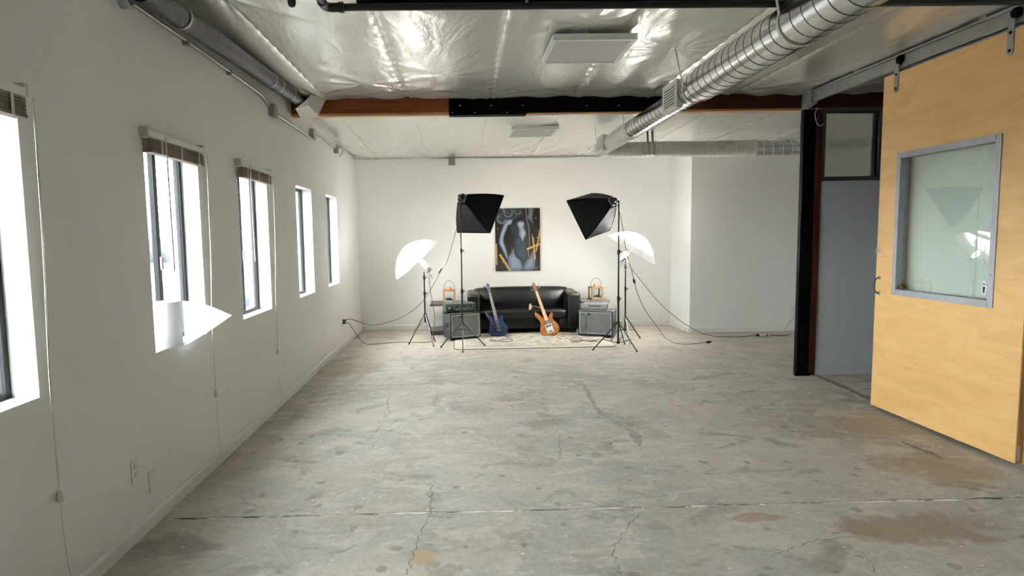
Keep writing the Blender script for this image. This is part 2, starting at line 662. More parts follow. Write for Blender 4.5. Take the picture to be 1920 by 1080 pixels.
M['white_stone'] = plain('white_sand', S(226, 222, 212), 0.9)
M['blue_guitar'] = plain('blue_guitar_lacquer', S(8, 22, 46), 0.2, var=0.6, scale=6)
M['orange_guitar'] = mat_wood_timber('amber_guitar_lacquer', S(92, 52, 20), S(122, 74, 32), S(150, 98, 48), 'z')
M['orange_guitar'].node_tree.nodes['Principled BSDF'].inputs['Roughness'].default_value = 0.2
M['maple'] = mat_wood_timber('maple_neck', S(196, 150, 98), S(216, 172, 118), S(230, 190, 138), 'z')
M['rosewood'] = plain('dark_fingerboard', S(66, 64, 68), 0.45, var=0.2)
M['black_plastic'] = plain('black_plastic', S(14, 14, 15), 0.4)
M['tan'] = plain('tan_leather', S(172, 138, 104), 0.7)
M['plate'] = plain('pale_metal_plate', S(206, 206, 204), 0.35, 0.1)
M['fret'] = plain('fret_metal', S(120, 120, 120), 0.5, 0.4)
M['paint'] = mat_vcol('oil_paint')
M['canvas_edge'] = plain('canvas_edge', S(40, 37, 34), 0.8)
M['paper'] = mat_translucent('paper_towel', (0.92, 0.92, 0.91, 1), 0.25)
M['cardboard'] = plain('cardboard', S(176, 150, 118), 0.9)
M['panel_light'] = plain('panel_light_diffuser', S(196, 192, 189), 0.5, var=0.01)
M['panel_frame'] = plain('panel_light_frame', S(244, 243, 240), 0.4, var=0.01)
M['asphalt'] = plain('asphalt', S(84, 84, 84), 0.9, var=0.1, scale=3)
M['stucco'] = plain('white_stucco', S(226, 224, 220), 0.9, var=0.03)
M['brick'] = mat_brick('red_brick')
M['hill'] = plain('hazy_hill', S(26, 38, 38), 0.95, var=0.25, scale=0.05)
M['car_white'] = plain('white_car_paint', S(236, 236, 236), 0.25)
M['car_blue'] = plain('blue_car_paint', S(16, 30, 62), 0.3)
M['car_glass'] = plain('dark_car_glass', S(20, 24, 28), 0.1)
M['tyre'] = plain('tyre_rubber', S(28, 28, 28), 0.8)
M['sticker'] = plain('white_sticker', S(226, 226, 220), 0.5)
M['sticker_print'] = plain('brown_sticker_print', S(70, 44, 34), 0.5)


def mat_flex():
    t = NT('dark_foil_flex_duct')
    v = t.geo((1, 1, 1))
    n = t.noise(t.geo((9, 2.2, 9)), 9, 5, 0.7, 1.4)
    c = t.ramp(n, [(0.42, S(18, 17, 16)), (0.58, S(38, 36, 34)), (0.70, S(170, 168, 162))])
    t.set(Base_Color=c, Roughness=0.35, Metallic=0.5)
    t.bump(n, 0.6, 0.01)
    return t.m


M['flex'] = mat_flex()

# ================================================================== STRUCTURE
# ---- floor: a bed with three concrete slabs, jointed where the photograph shows the joints
J1, J2 = 3.378, 6.428
floor_bed = MB().box((XL - 0.3, YREAR - 0.2, -0.12), (XFAR + 0.2, YB + 0.2, -0.003)).build('floor', M['joint'])
struct(floor_bed)


def jag(y, n=260, amp=0.005, seed=1):
    r = random.Random(seed)
    x0, x1 = XL - 0.2, XFAR + 0.1
    out, dv = [], 0.0
    for i in range(n + 1):
        dv = 0.75 * dv + r.uniform(-amp, amp)
        out.append((x0 + (x1 - x0) * i / n, y + dv))
    return out


def slab(y0, y1, s0, s1):
    lo = jag(y0, seed=s0) if s0 else [(XL - 0.2, y0), (XFAR + 0.1, y0)]
    hi = jag(y1, seed=s1) if s1 else [(XL - 0.2, y1), (XFAR + 0.1, y1)]
    loop = lo + hi[::-1]
    n = len(loop)
    m = MB()
    m._add([(x, y, 0.0) for x, y in loop] + [(x, y, -0.0032) for x, y in loop],
           [tuple(range(n))] + [(i, i + n, (i + 1) % n + n, (i + 1) % n) for i in range(n)])
    return m.build('slab', M['floor'], floor_bed)


slab(YREAR - 0.1, J1 - 0.008, 0, 11)
slab(J1 + 0.008, J2 - 0.006, 12, 21)
slab(J2 + 0.006, YB + 0.1, 22, 0)


def crack(pix, w, mat='crack', seed=0, name='crack', jit=0.012):
    r = random.Random(seed)
    P = spline([at(u, v, Z=0) for u, v in pix], 10)
    m = MB()
    vs = []
    for i, p in enumerate(P):
        d = (P[min(i + 1, len(P) - 1)] - P[max(0, i - 1)]).normalized()
        s = Vector((-d.y, d.x, 0))
        ww = (w if not isinstance(w, (list, tuple)) else np.interp(i / (len(P) - 1), np.linspace(0, 1, len(w)), w)) * r.uniform(0.55, 1.4)
        q = p + s * r.uniform(-jit, jit)
        vs += [(q + s * ww * 0.5) + Vector((0, 0, 0.0012)), (q - s * ww * 0.5) + Vector((0, 0, 0.0012))]
    m._add(vs, [(2 * i, 2 * i + 1, 2 * i + 3, 2 * i + 2) for i in range(len(P) - 1)])
    return m.build(name, M[mat], floor_bed)


crack([(1090, 714), (1105, 741), (1118, 765), (1140, 783), (1170, 800), (1190, 815), (1200, 838)], [0.02, 0.05, 0.03, 0.075, 0.02, 0.04, 0.09, 0.02], 'patch', 3, 'crack_patch', 0.006)
crack([(1530, 704), (1562, 717), (1600, 734), (1640, 752), (1680, 770)], [0.05, 0.08, 0.06, 0.09, 0.05], 'threshold', 31, 'threshold_mark', 0.008)
crack([(1690, 828), (1715, 838), (1745, 850), (1770, 862)], [0.02, 0.05, 0.06, 0.02], 'threshold', 32, 'threshold_mark', 0.008)
crack([(810, 905), (808, 935), (806, 965), (790, 1000), (775, 1035), (765, 1078)], 0.005, 'crack', 4)
crack([(1195, 965), (1170, 1000), (1155, 1020), (1152, 1045), (1162, 1078)], 0.005, 'crack', 5)
crack([(1447, 1045), (1480, 1030), (1530, 1015), (1600, 1005)], 0.004, 'crack', 6)
crack([(1617, 1035), (1632, 1055), (1642, 1078)], 0.004, 'crack', 8)
crack([(1052, 815), (1048, 830), (1052, 850), (1050, 862)], 0.006, 'crack', 9)
crack([(730, 745), (726, 760), (733, 777)], 0.006, 'crack', 10)
crack([(712, 800), (700, 815), (688, 826)], 0.006, 'crack', 12)

# ---- walls, built as cells so that the window openings are real holes with reveals


def wall_cells(us, zs, holes, place):
    """us, zs: grid lines; holes: set of (i,j) cells left open; place(u, z, side) -> point, side 0 room face, 1 outer"""
    m = MB()
    nu, nz = len(us) - 1, len(zs) - 1
    solid = lambda i, j: 0 <= i < nu and 0 <= j < nz and (i, j) not in holes
    for i in range(nu):
        for j in range(nz):
            if not solid(i, j):
                continue
            c = [(us[i], zs[j]), (us[i + 1], zs[j]), (us[i + 1], zs[j + 1]), (us[i], zs[j + 1])]
            m._add([place(u, z, 0) for u, z in c], [(0, 1, 2, 3)])
            m._add([place(u, z, 1) for u, z in c], [(3, 2, 1, 0)])
            for k, (di, dj) in enumerate(((0, -1), (1, 0), (0, 1), (-1, 0))):
                if not solid(i + di, j + dj):
                    a, b = c[k], c[(k + 1) % 4]
                    m._add([place(*a, 0), place(*a, 1), place(*b, 1), place(*b, 0)], [(0, 1, 2, 3)])
    return m


WT = 0.20
allw = sorted(WIN_REAR + WIN)
us = [YREAR - 0.15] + [v for w in allw for v in w] + [YB + 0.15]
zs = [-0.1, SILL, HEAD, 3.35]
holes = {(1 + 2 * k, 1) for k in range(len(allw))}
wl = weld(wall_cells(us, zs, holes, lambda u, z, s: (XL - WT * s, u, z)).build('wall_left', M['wall']))
struct(wl)
struct(MB().box((XL - 0.2, YB, -0.1), (XBO + 0.15, YB + 0.15, 3.35)).build('wall_back', M['wall']))
bo = MB()
bo.box((XBO, YN, -0.1), (XFAR + 0.15, YN + 0.15, 3.35))
bo.box((XBO, YN + 0.15, -0.1), (XBO + 0.15, YB + 0.15, 3.35))
struct(bo.build('wall_bumpout', M['wall']))
# right wall: the sliding door parks in front of it
struct(MB().box((WR, YREAR - 0.1, -0.1), (WR + 0.12, 5.08, 3.35)).build('wall_right', M['wall']))
struct(MB().box((XFAR, YREAR - 0.1, -0.1), (XFAR + 0.15, YN + 0.15, 3.35)).build('wall_side_room', M['wall']))
# rear wall behind the camera
struct(MB().box((XL - 0.2, YREAR - 0.15, -0.1), (XFAR + 0.15, YREAR, 3.35)).build('wall_rear', M['wall']))
# grey partition with a transom opening (faces the camera, beside the post)
PX0, PX1 = 3.885, XFAR
PYF = YBEAM + 0.005
tl = at(1549, 210, Y=PYF)
br = at(1643, 330, Y=PYF)
TX0, TX1, TZ0, TZ1 = tl.x, br.x, br.z, tl.z
gp = wall_cells([PX0, TX0, TX1, PX1], [-0.02, TZ0, TZ1, 2.89], {(1, 1)}, lambda u, z, s: (u, PYF + 0.11 * s, z))
struct(weld(gp.build('wall_partition', M['grey_wall'])))


# ---- ceiling: sheets of white foil facing between the seams
SEAMS = [XL - 0.1, -1.42, -0.55, 0.33, 1.20, 2.07, 2.94, 3.81, 4.7, 5.6, XFAR + 0.1]
rs = np.random.RandomState(3)
_wr = [(rs.uniform(-PI, PI), rs.uniform(5, 16), rs.uniform(0, 6.28), rs.uniform(0.3, 1)) for _ in range(10)]


def ceil_z(x, y):
    front = y < YBEAM + 0.05
    if front:
        base = ZC
        ya, yb = (3.70, YBEAM) if y > 3.70 else (-0.2, 3.70)
        if y < -0.2:
            ya, yb = -4.1, -0.2
        t = (y - ya) / (yb - ya)
    else:
        t = (y - 6.6) / (YB - 6.6)
        base = 3.03 - 0.10 * t
    for a, b in zip(SEAMS[:-1], SEAMS[1:]):
        if a <= x <= b:
            s = (x - a) / (b - a)
            break
    else:
        s = 0.0
    pil = math.sin(PI * s) ** 0.7
    end = 1 - math.sin(PI * min(max(t, 0), 1)) ** 0.5
    k = 0.55 if front else 0.35
    z = base - 0.030 * k * pil * (1 - end)
    # folds that run from the seams' stapled ends into the sheet
    w = 0.0
    for ex in (0, 1):
        dx = s - ex
        dy = (t if t < 0.5 else 1 - t) * 3.2
        ang = math.atan2(dy + 0.02, abs(dx) + 1e-3)
        rr = math.hypot(dx, dy)
        w += math.sin(ang * 15 + ex * 2 + x) * math.exp(-rr * 2.6) * min(1, rr * 6)
    z += 0.011 * k * w
    for (th, fr, ph, am) in _wr[:6]:
        z += 0.0014 * k * am * math.sin(fr * (x * math.cos(th) + 0.4 * y * math.sin(th)) + ph)
    sd = min(s, 1 - s)
    z += 0.010 * k * math.exp(-(sd / 0.02) ** 2) + 0.006 * k * math.exp(-(sd / 0.05) ** 2) * math.sin(y * 34 + x * 9)
    # sheet edge dips where it laps over the beam
    if front and y > 3.70:
        z -= 0.022 * math.exp(-((YBEAM - y) / 0.10) ** 2) * (1 + 0.33 * sum(a_ * math.sin(f_ * x + p_) for f_, p_, a_ in _edge_n))
    return z + pucker(x, y)


_rp = random.Random(11)
PUCK = []
for sx_ in SEAMS[1:-1]:
    for y_ in (3.80, 6.40, 6.75):
        PUCK.append((sx_ + _rp.uniform(-0.06, 0.06), y_, _rp.uniform(0.010, 0.017) * (0.4 if y_ > 6.5 else 1), _rp.choice((7, 9, 11)), _rp.uniform(0, 6), _rp.uniform(0.35, 0.6)))
PUCK += [(1.72, 4.90, 0.014, 11, 1.0, 0.42), (0.9, 4.3, 0.010, 8, 2.0, 0.5), (-0.9, 5.9, 0.010, 7, 0.5, 0.5), (2.6, 4.6, 0.008, 9, 3.0, 0.5), (-0.1, 5.6, 0.006, 6, 4.0, 0.6)]


def pucker(x, y):
    z = 0.0
    for (px, py, am, nn, ph, rad) in PUCK:
        dx, dy = x - px, y - py
        r = math.hypot(dx, dy)
        if r > rad * 4:
            continue
        a = math.atan2(dy, dx)
        z += am * math.exp(-(r / rad) ** 1.3) * min(1.0, r * 9) * (abs(math.sin(nn * 0.5 * a + ph + 0.6 * r)) ** 0.7 - 0.6)
    return z


_edge_n = [(_rp.uniform(2, 21), _rp.uniform(0, 6.28), _rp.uniform(0.2, 1.0)) for _ in range(7)]
ceiling = thing('ceiling', (0, 0, ZC), None, None, kind='structure')
for (ya, yb, ny) in ((YREAR - 0.1, 3.68, 60), (3.72, YBEAM + 0.03, 120), (YBEAM + 0.12, YB + 0.05, 100)):
    for a, b in zip(SEAMS[:-1], SEAMS[1:]):
        m = MB().grid(40, ny, lambda s, t: (a + (b - a) * s, ya + (yb - ya) * t, ceil_z(a + 1e-6 + (b - a - 2e-6) * s, ya + (yb - ya) * t)))
        m.build('foil_sheet', M['foil'], ceiling, world=True)
# roof deck over the foil
MB().box((XL - 0.4, YREAR - 0.3, 3.36), (XFAR + 0.3, YB + 0.3, 3.42)).build('roof_deck', M['timber'], ceiling, world=True)


# ---- skirtings
def skirting(name, p0, p1, nrm, h=0.085, t=0.014, mat='trim'):
    p0, p1, nrm = Vector(p0), Vector(p1), Vector(nrm)
    prof = [(0, 0), (t, 0), (t, h * 0.78), (t * 0.45, h), (0, h)]
    m = MB()
    vs = [p + nrm * a + Vector((0, 0, z)) for p in (p0, p1) for a, z in prof]
    n = len(prof)
    m._add(vs, [(i, (i + 1) % n, (i + 1) % n + n, i + n) for i in range(n)] + [tuple(range(n)), tuple(reversed(range(n, 2 * n)))])
    return struct(m.build(name, M[mat]))


skirting('baseboard_left', (XL, YREAR, 0), (XL, YB, 0), (1, 0, 0))
skirting('baseboard_back', (XL, YB, 0), (XBO, YB, 0), (0, -1, 0))
skirting('baseboard_return', (XBO, YN - 0.014, 0), (XBO, YB, 0), (-1, 0, 0))
skirting('baseboard_bumpout', (XBO, YN, 0), (XFAR, YN, 0), (0, -1, 0))
skirting('baseboard_right', (WR, YREAR, 0), (WR, 5.08, 0), (-1, 0, 0))
skirting('baseboard_partition', (PX0, PYF, 0), (PX1, PYF, 0), (0, -1, 0), mat='grey_wall')

# ---- windows
for k, (a, b) in enumerate(allw):
    w = thing('window_%d' % (k + 1), (XL - 0.13, a, SILL), None, None, kind='structure')
    x0, x1 = XL - 0.155, XL - 0.112
    fw = 0.028
    fr = MB()
    fr.box((x0, a, SILL), (x1, a + fw, HEAD)).box((x0, b - fw, SILL), (x1, b, HEAD))
    fr.box((x0, a + fw, SILL), (x1, b - fw, SILL + fw)).box((x0, a + fw, HEAD - fw), (x1, b - fw, HEAD))
    fr.build('window_frame', M['dark_frame'], w, world=True, bevel=0.003)
    mid = (a + b) / 2
    MB().box((x0 + 0.004, mid - 0.02, SILL + fw), (x1 - 0.004, mid + 0.02, HEAD - fw)).build('meeting_rail', M['dark_frame'], w, world=True, bevel=0.003)
    MB().box((XL - 0.138, a + fw, SILL + fw), (XL - 0.132, mid - 0.02, HEAD - fw)).build('pane', M['glass'], w, world=True)
    MB().box((XL - 0.128, mid + 0.02, SILL + fw), (XL - 0.122, b - fw, HEAD - fw)).build('pane', M['glass'], w, world=True)
    MB().box((x1, mid - 0.012, 1.42), (x1 + 0.012, mid + 0.012, 1.50)).build('latch', M['grey_plastic'], w, world=True, bevel=0.003)

# ================================================================== BEAMS, POST, RAIL, DOOR
BZ0, BZ1 = 2.885, 3.12
xs_a = at(842, 215, Y=YBEAM).x
xs_b = at(1237, 205, Y=YBEAM).x
beam = thing('ceiling_beam', (0.5, YBEAM, BZ0), 'long brown wooden ceiling beam with a black steel splice in its middle', 'beam')
MB().box((XL, YBEAM, BZ0 + 0.022), (xs_a + 0.25, YBEAM + 0.1, BZ1)).build('timber', M['timber'], beam, world=True, bevel=0.004)
MB().box((xs_a + 0.25, YBEAM, BZ0 + 0.022), (XFAR, YBEAM + 0.1, BZ1)).build('timber', M['timber_red'], beam, world=True, bevel=0.004)
MB().box((XL, YBEAM + 0.004, BZ0), (XFAR, YBEAM + 0.096, BZ0 + 0.022)).build('bottom_strip', M['pale_wood'], beam, world=True)
sp = MB().box((xs_a, YBEAM - 0.014, BZ0 + 0.006), (xs_b, YBEAM, BZ1)).build('splice_plate', M['black_steel'], beam, world=True, bevel=0.003)
sx = MB().box((xs_a + 0.0, YBEAM - 0.02, BZ0 - 0.012), (xs_a + 0.82, YBEAM + 0.1, BZ0 + 0.006)).build('splice_flange', M['black_steel'], beam, world=True, bevel=0.002)
for i, u in enumerate((848, 862, 890, 921, 951, 980, 1070, 1100, 1128, 1160, 1187)):
    c = at(u, 198 if i % 2 else 211, Y=YBEAM - 0.014)
    MB().lathe([(0.009, 0), (0.009, 0.006), (0.004, 0.009)], 8, frame_z(c, (0, -1, 0), (0, 0, 1))).build('bolt', M['chrome'], beam, world=True)

# dark beam and sprinkler pipes just in front, right above the frame's top edge
bb = thing('black_beam', (0.6, 3.7, 2.95), 'black painted ceiling beam along the top edge of the view', 'beam')
bm_l = at(668, 5, Y=3.66).x
PZB = at(900, 6, Y=3.66).z
MB().box((bm_l, 3.66, PZB), (3.62, 3.76, 3.14)).build('timber', M['black_steel'], bb, world=True, bevel=0.004)
for u in (985, 1818):
    xx = at(u, 8, Y=3.65).x
    MB().box((xx - 0.008, 3.566, PZB - 0.03), (xx + 0.008, 3.578, 3.06)).build('clip', M['galv_pipe'], bb, world=True, bevel=0.002)
pp = thing('sprinkler_pipe', (0.6, 3.6, 2.95), 'black sprinkler pipe with an elbow running below the black beam', 'pipe')
pl = at(626, 12, Y=3.6)
pr = 0.021
PZ = at(760, 13, Y=3.6).z
MB().tube([(pl.x, 3.6, PZ), (3.61, 3.6, PZ)], pr, 14).build('pipe_run', M['black_pipe'], pp, world=True)
e0 = Vector((pl.x, 3.6, PZ))
MB().tube(spline([e0 + Vector((0.03, 0, 0)), e0 + Vector((-0.02, 0, 0)), e0 + Vector((-0.045, -0.03, 0.0)), e0 + Vector((-0.05, -0.09, 0.0))], 6), pr * 1.25, 14).build('elbow', M['black_pipe'], pp, world=True)
MB().tube([e0 + Vector((-0.05, -0.07, 0)), e0 + Vector((-0.06, -1.6, 0.0))], pr, 14).build('pipe_run', M['black_pipe'], pp, world=True)
for dx in (0.03, 0.045):
    MB().tube([e0 + Vector((dx, 0, 0)), e0 + Vector((dx + 0.012, 0, 0))], pr * 1.45, 14).build('coupling', M['black_pipe'], pp, world=True)
hp = thing('pipe_end', tuple(at(547, 4, Y=3.2)), 'rounded black capped pipe end hanging at the top left of the foil', 'pipe')
q = at(547, 5, Y=3.2)
MB().lathe([(0.001, -0.024), (0.014, -0.020), (0.021, -0.006), (0.021, 0.06), (0.015, 0.065), (0.015, 0.2)], 14, Matrix.Translation(q)).build('cap', M['black_pipe'], hp, world=True)

# post: black steel column with a brown timber beside it
po = thing('roof_post', (3.75, YBEAM, 0), 'tall black steel post with red brown timber on its right side', 'post')
MB().box((3.672, YBEAM - 0.03, 0), (3.806, YBEAM + 0.03, BZ0)).build('steel_column', M['black_steel'], po, world=True, bevel=0.004)
MB().box((3.806, YBEAM - 0.02, 0), (3.888, YBEAM + 0.12, BZ0)).build('timber', M['timber_red_v'], po, world=True, bevel=0.006)
MB().box((3.655, YBEAM - 0.04, 0), (3.82, YBEAM - 0.03, 0.03)).build('base_plate', M['black_steel'], po, world=True)
lw = [at(1533, 200, Y=6.43), at(1528, 215, Y=6.4), at(1532, 231, Y=6.4), at(1538, 236, Y=6.42), at(1545, 232, Y=6.45)]
tag(MB().tube(spline(lw, 6), 0.004, 6).build('loose_wire', M['white_plastic'], loc=lw[0]), 'thin pale wire looping down at the top of the black post', 'wire')

# transom window in the partition
tw = thing('transom_window', (TX0, PYF, TZ0), 'frosted transom pane in a dark frame above the grey wall', 'window')
f = MB()
g = 0.045
f.box((TX0 - g, PYF - 0.012, TZ0 - g), (TX0, PYF + 0.1, TZ1 + g)).box((TX1, PYF - 0.012, TZ0 - g), (TX1 + g, PYF + 0.1, TZ1 + g))
f.box((TX0, PYF - 0.012, TZ0 - g), (TX1, PYF + 0.1, TZ0)).box((TX0, PYF - 0.012, TZ1), (TX1, PYF + 0.1, TZ1 + g))
f.build('frame', M['grey_frame'], tw, world=True, bevel=0.003)
MB().box((TX0, PYF + 0.03, TZ0), (TX1, PYF + 0.036, TZ1)).build('pane', M['frost'], tw, world=True)

# sliding door rail
RX = XD + 0.035
rail = thing('sliding_door_rail', (RX, 4.7, 2.93), 'long grey steel sliding door rail under the foil ceiling', 'rail')
rz0, rz1 = 2.935, 3.035
MB().box((RX - 0.02, 2.6, rz0), (RX + 0.02, 6.47, rz1)).build('rail_channel', M['rail'], rail, world=True, bevel=0.004)
MB().box((RX - 0.045, 2.6, rz1), (RX + 0.05, 6.47, rz1 + 0.012)).build('rail_top_flange', M['rail'], rail, world=True)
MB().hexa([(RX - 0.05, 6.30, rz0 - 0.02), (RX + 0.02, 6.30, rz0 - 0.02), (RX + 0.02, 6.48, rz0 - 0.05), (RX - 0.05, 6.48, rz0 - 0.05)],
          [(RX - 0.05, 6.30, rz1 + 0.02), (RX + 0.02, 6.30, rz1 + 0.02), (RX + 0.02, 6.48, rz1 + 0.02), (RX - 0.05, 6.48, rz1 + 0.02)]).build('end_bracket', M['rail'], rail, world=True, bevel=0.004)
for y in (3.6, 4.25, 5.6):
    MB().box((RX - 0.05, y - 0.03, rz1 + 0.012), (RX + 0.03, y + 0.03, rz1 + 0.03)).build('fixing_tab', M['rail'], rail, world=True)

# the door
DY0, DY1, DZ0, DZ1, DT = 3.818, 5.235, 0.03, 2.90, 0.062
WY0, WY1, WZ0, WZ1 = 4.094, 4.985, 1.09, 2.19          # clear opening
door = thing('door_1', (XD, DY0, 0.0), None, None, kind='structure')
dm = wall_cells([DY0, WY0, WY1, DY1], [DZ0, WZ0, WZ1, DZ1], {(1, 1)}, lambda u, z, s: (XD + 0.008 * s, u, z))
weld(dm.build('plywood_face', M['ply'], door, world=True))
dm = wall_cells([DY0, WY0, WY1, DY1], [DZ0, WZ0, WZ1, DZ1], {(1, 1)}, lambda u, z, s: (XD + 0.0085 + (DT - 0.0165) * s, u, z))
weld(dm.build('wood_core', M['edge_wood'], door, world=True))
dm = wall_cells([DY0, WY0, WY1, DY1], [DZ0, WZ0, WZ1, DZ1], {(1, 1)}, lambda u, z, s: (XD + DT - 0.0075 + 0.0075 * s, u, z))
weld(dm.build('plywood_back', M['ply'], door, world=True))
fr = MB()
g = 0.045
fr.box((XD - 0.008, WY0 - g, WZ0 - g), (XD - 0.0005, WY0, WZ1 + g)).box((XD - 0.008, WY1, WZ0 - g), (XD - 0.0005, WY1 + g, WZ1 + g))
fr.box((XD - 0.008, WY0, WZ0 - g), (XD - 0.0005, WY1, WZ0)).box((XD - 0.008, WY0, WZ1), (XD - 0.0005, WY1, WZ1 + g))
fro = fr.build('window_frame', M['alu'], door, world=True, bevel=0.002)
fr = MB()
t_ = 0.004
fr.box((XD - 0.001, WY0, WZ0), (XD + DT, WY0 + t_, WZ1)).box((XD - 0.001, WY1 - t_, WZ0), (XD + DT, WY1, WZ1))
fr.box((XD - 0.001, WY0 + t_, WZ0), (XD + DT, WY1 - t_, WZ0 + t_)).box((XD - 0.001, WY0 + t_, WZ1 - t_), (XD + DT, WY1 - t_, WZ1))
fr.build('frame_liner', M['alu'], door, world=True)
for (ys, zs_) in [((WY0 + (WY1 - WY0) * i / 5, WZ0 - g / 2), 0) for i in range(6)] + [((WY0 + (WY1 - WY0) * i / 5, WZ1 + g / 2), 0) for i in range(6)] + \
        [((WY0 - g / 2, WZ0 + (WZ1 - WZ0) * i / 6), 0) for i in range(1, 6)] + [((WY1 + g / 2, WZ0 + (WZ1 - WZ0) * i / 6), 0) for i in range(1, 6)]:
    c = Vector((XD - 0.008, ys[0], ys[1])) - door.location
    MB().lathe([(0.0045, 0), (0.003, 0.003)], 8, frame_z(c, (-1, 0, 0), (0, 0, 1))).build('screw', M['box_metal'], fro)
MB().box((XD + 0.040, WY0 + t_, WZ0 + t_), (XD + 0.046, WY1 - t_, WZ1 - t_)).build('glass_pane', M['door_glass'], door, world=True)
# pull handle and lock plate at the leading edge
hy = DY1 - 0.045
hp0, hp1 = at(1650, 521, X=XD - 0.012), at(1648, 550, X=XD - 0.012)
hh = [Vector((XD, hy, hp0.z)), Vector((XD - 0.03, hy, hp0.z - 0.012)), Vector((XD - 0.05, hy, (hp0.z + hp1.z) / 2)), Vector((XD - 0.03, hy, hp1.z + 0.012)), Vector((XD, hy, hp1.z))]
hd = MB().tube(spline(hh, 6), 0.006, 8).build('door_handle', M['dark_silver'], door, world=True)
for z in (hp0.z, hp1.z):
    m = MB().box((XD - 0.004, hy - 0.016, z - 0.016), (XD, hy + 0.016, z + 0.016))
    m.build('handle_plate', M['box_metal'], door, world=True, bevel=0.002)
lz = at(1647, 470, X=XD).z
MB().box((XD - 0.010, DY1 - 0.05, lz - 0.018), (XD, DY1 + 0.004, lz - 0.002)).build('lock_plate', M['chrome'], door, world=True, bevel=0.002)
MB().box((XD - 0.010, DY1 - 0.05, lz + 0.002), (XD, DY1 + 0.004, lz + 0.018)).build('lock_plate', M['chrome'], door, world=True, bevel=0.002)
# hanger straps with rollers on the rail
for u0 in (1682, 1897):
    y = at(u0, 140 if u0 < 1800 else 60, X=XD).y
    z0 = at(u0, 172 if u0 < 1800 else 103, X=XD).z
    st = MB()
    hw = 0.024
    poly = [(-hw, 0.0), (hw, 0.0), (hw, 3.045 - z0 - 0.02)] + [(hw * math.cos(a), 3.045 - z0 - 0.02 + hw * 0.5 * math.sin(a)) for a in (0.6, 1.2, 1.9, 2.5)] + [(-hw, 3.045 - z0 - 0.02)]
    poly = [(hw * math.cos(a), hw + hw * math.sin(a)) for a in np.linspace(PI, 2 * PI, 7)] + poly[2:]
    so = st.prism(poly, -0.006, 0.0, basis((XD - 0.001, y, z0), (0, 1, 0), (1, 0, 0), (0, 0, 1))).build('hanger_strap', M['rail'], door, world=True)
    for zz in (z0 + 0.03, z0 + 0.5 * (3.03 - z0), 3.01):
        MB().lathe([(0.010, 0), (0.010, 0.004), (0.005, 0.006)], 8, frame_z(Vector((XD - 0.007, y, zz)) - door.location, (-1, 0, 0), (0, 0, 1))).build('bolt', M['black_steel'], so)
    MB().lathe([(0.010, -0.012), (0.034, -0.012), (0.028, -0.004), (0.028, 0.004), (0.034, 0.012), (0.010, 0.012)], 18,
               frame_z((XD + 0.0, y - 0.028, 3.0), (1, 0, 0), (0, 0, 1))).build('roller', M['black_steel'], door, world=True)
MB().box((XD + 0.012, DY0 - 0.002, 0.05), (XD + 0.030, DY0, 0.15)).build('edge_latch', M['box_metal'], door, world=True)
# things on the door's window ledge and glass
kn = at(1690, 533, X=XD + 0.02)  # small brown round knob on the ledge
tag(MB().lathe([(0.001, 0.0), (0.020, 0.002), (0.024, 0.012), (0.018, 0.022), (0.008, 0.026), (0.001, 0.027)], 14,
               frame_z((XD + 0.037, kn.y - 0.0, WZ0 + t_ + 0.0245), (-1, 0, 0), (0, 0, 1))).build('brown_knob', M['lantern_dark'], loc=(XD + 0.02, kn.y, WZ0)),
    'small brown round knob resting in the lower left corner of the door window', 'round_knob')
sk = at(1845, 540, X=XD + 0.039)
stk = thing('oval_sticker', (XD + 0.039, sk.y, sk.z), 'small oval sticker with a brown print on the door glass', 'sticker')
FM = basis((XD + 0.0395, sk.y, sk.z), (0, -1, 0), (1, 0, 0), (0, 0, 1))
MB().prism([(0.025 * math.cos(a), 0.052 * math.sin(a)) for a in np.linspace(0, 2 * PI, 25)[:-1]], -0.001, 0.0, FM).build('backing', M['sticker'], stk, world=True)
MB().prism([(0.011 * math.cos(a), -0.002 + 0.014 * math.sin(a)) for a in np.linspace(0, 2 * PI, 13)[:-1]], -0.002, -0.001, FM).build('print_head', M['sticker_print'], stk, world=True)
MB().prism([(-0.006, -0.035), (0.006, -0.035), (0.008, -0.014), (-0.008, -0.014)], -0.002, -0.001, FM).build('print_body', M['sticker_print'], stk, world=True)
MB().prism([(0.017 * math.cos(a), 0.022 + 0.010 * math.sin(a)) for a in np.linspace(0, PI, 9)] + [(-0.010, 0.024), (0.010, 0.024)], -0.002, -0.001, FM).build('print_arc', M['sticker_print'], stk, world=True)


# ================================================================== DUCTS AND CEILING SERVICES
def helix(m, p0, p1, r, pitch, rr, n=26):
    p0, p1 = Vector(p0), Vector(p1)
    L = (p1 - p0).length
    d = (p1 - p0) / L
    u = d.orthogonal().normalized()
    w = d.cross(u)
    k = max(2, int(L / pitch * n))
    pts = [p0 + d * (L * i / k) + (u * math.cos(2 * PI * i / n) + w * math.sin(2 * PI * i / n)) * r for i in range(k + 1)]
    m.tube(pts, rr, 5)


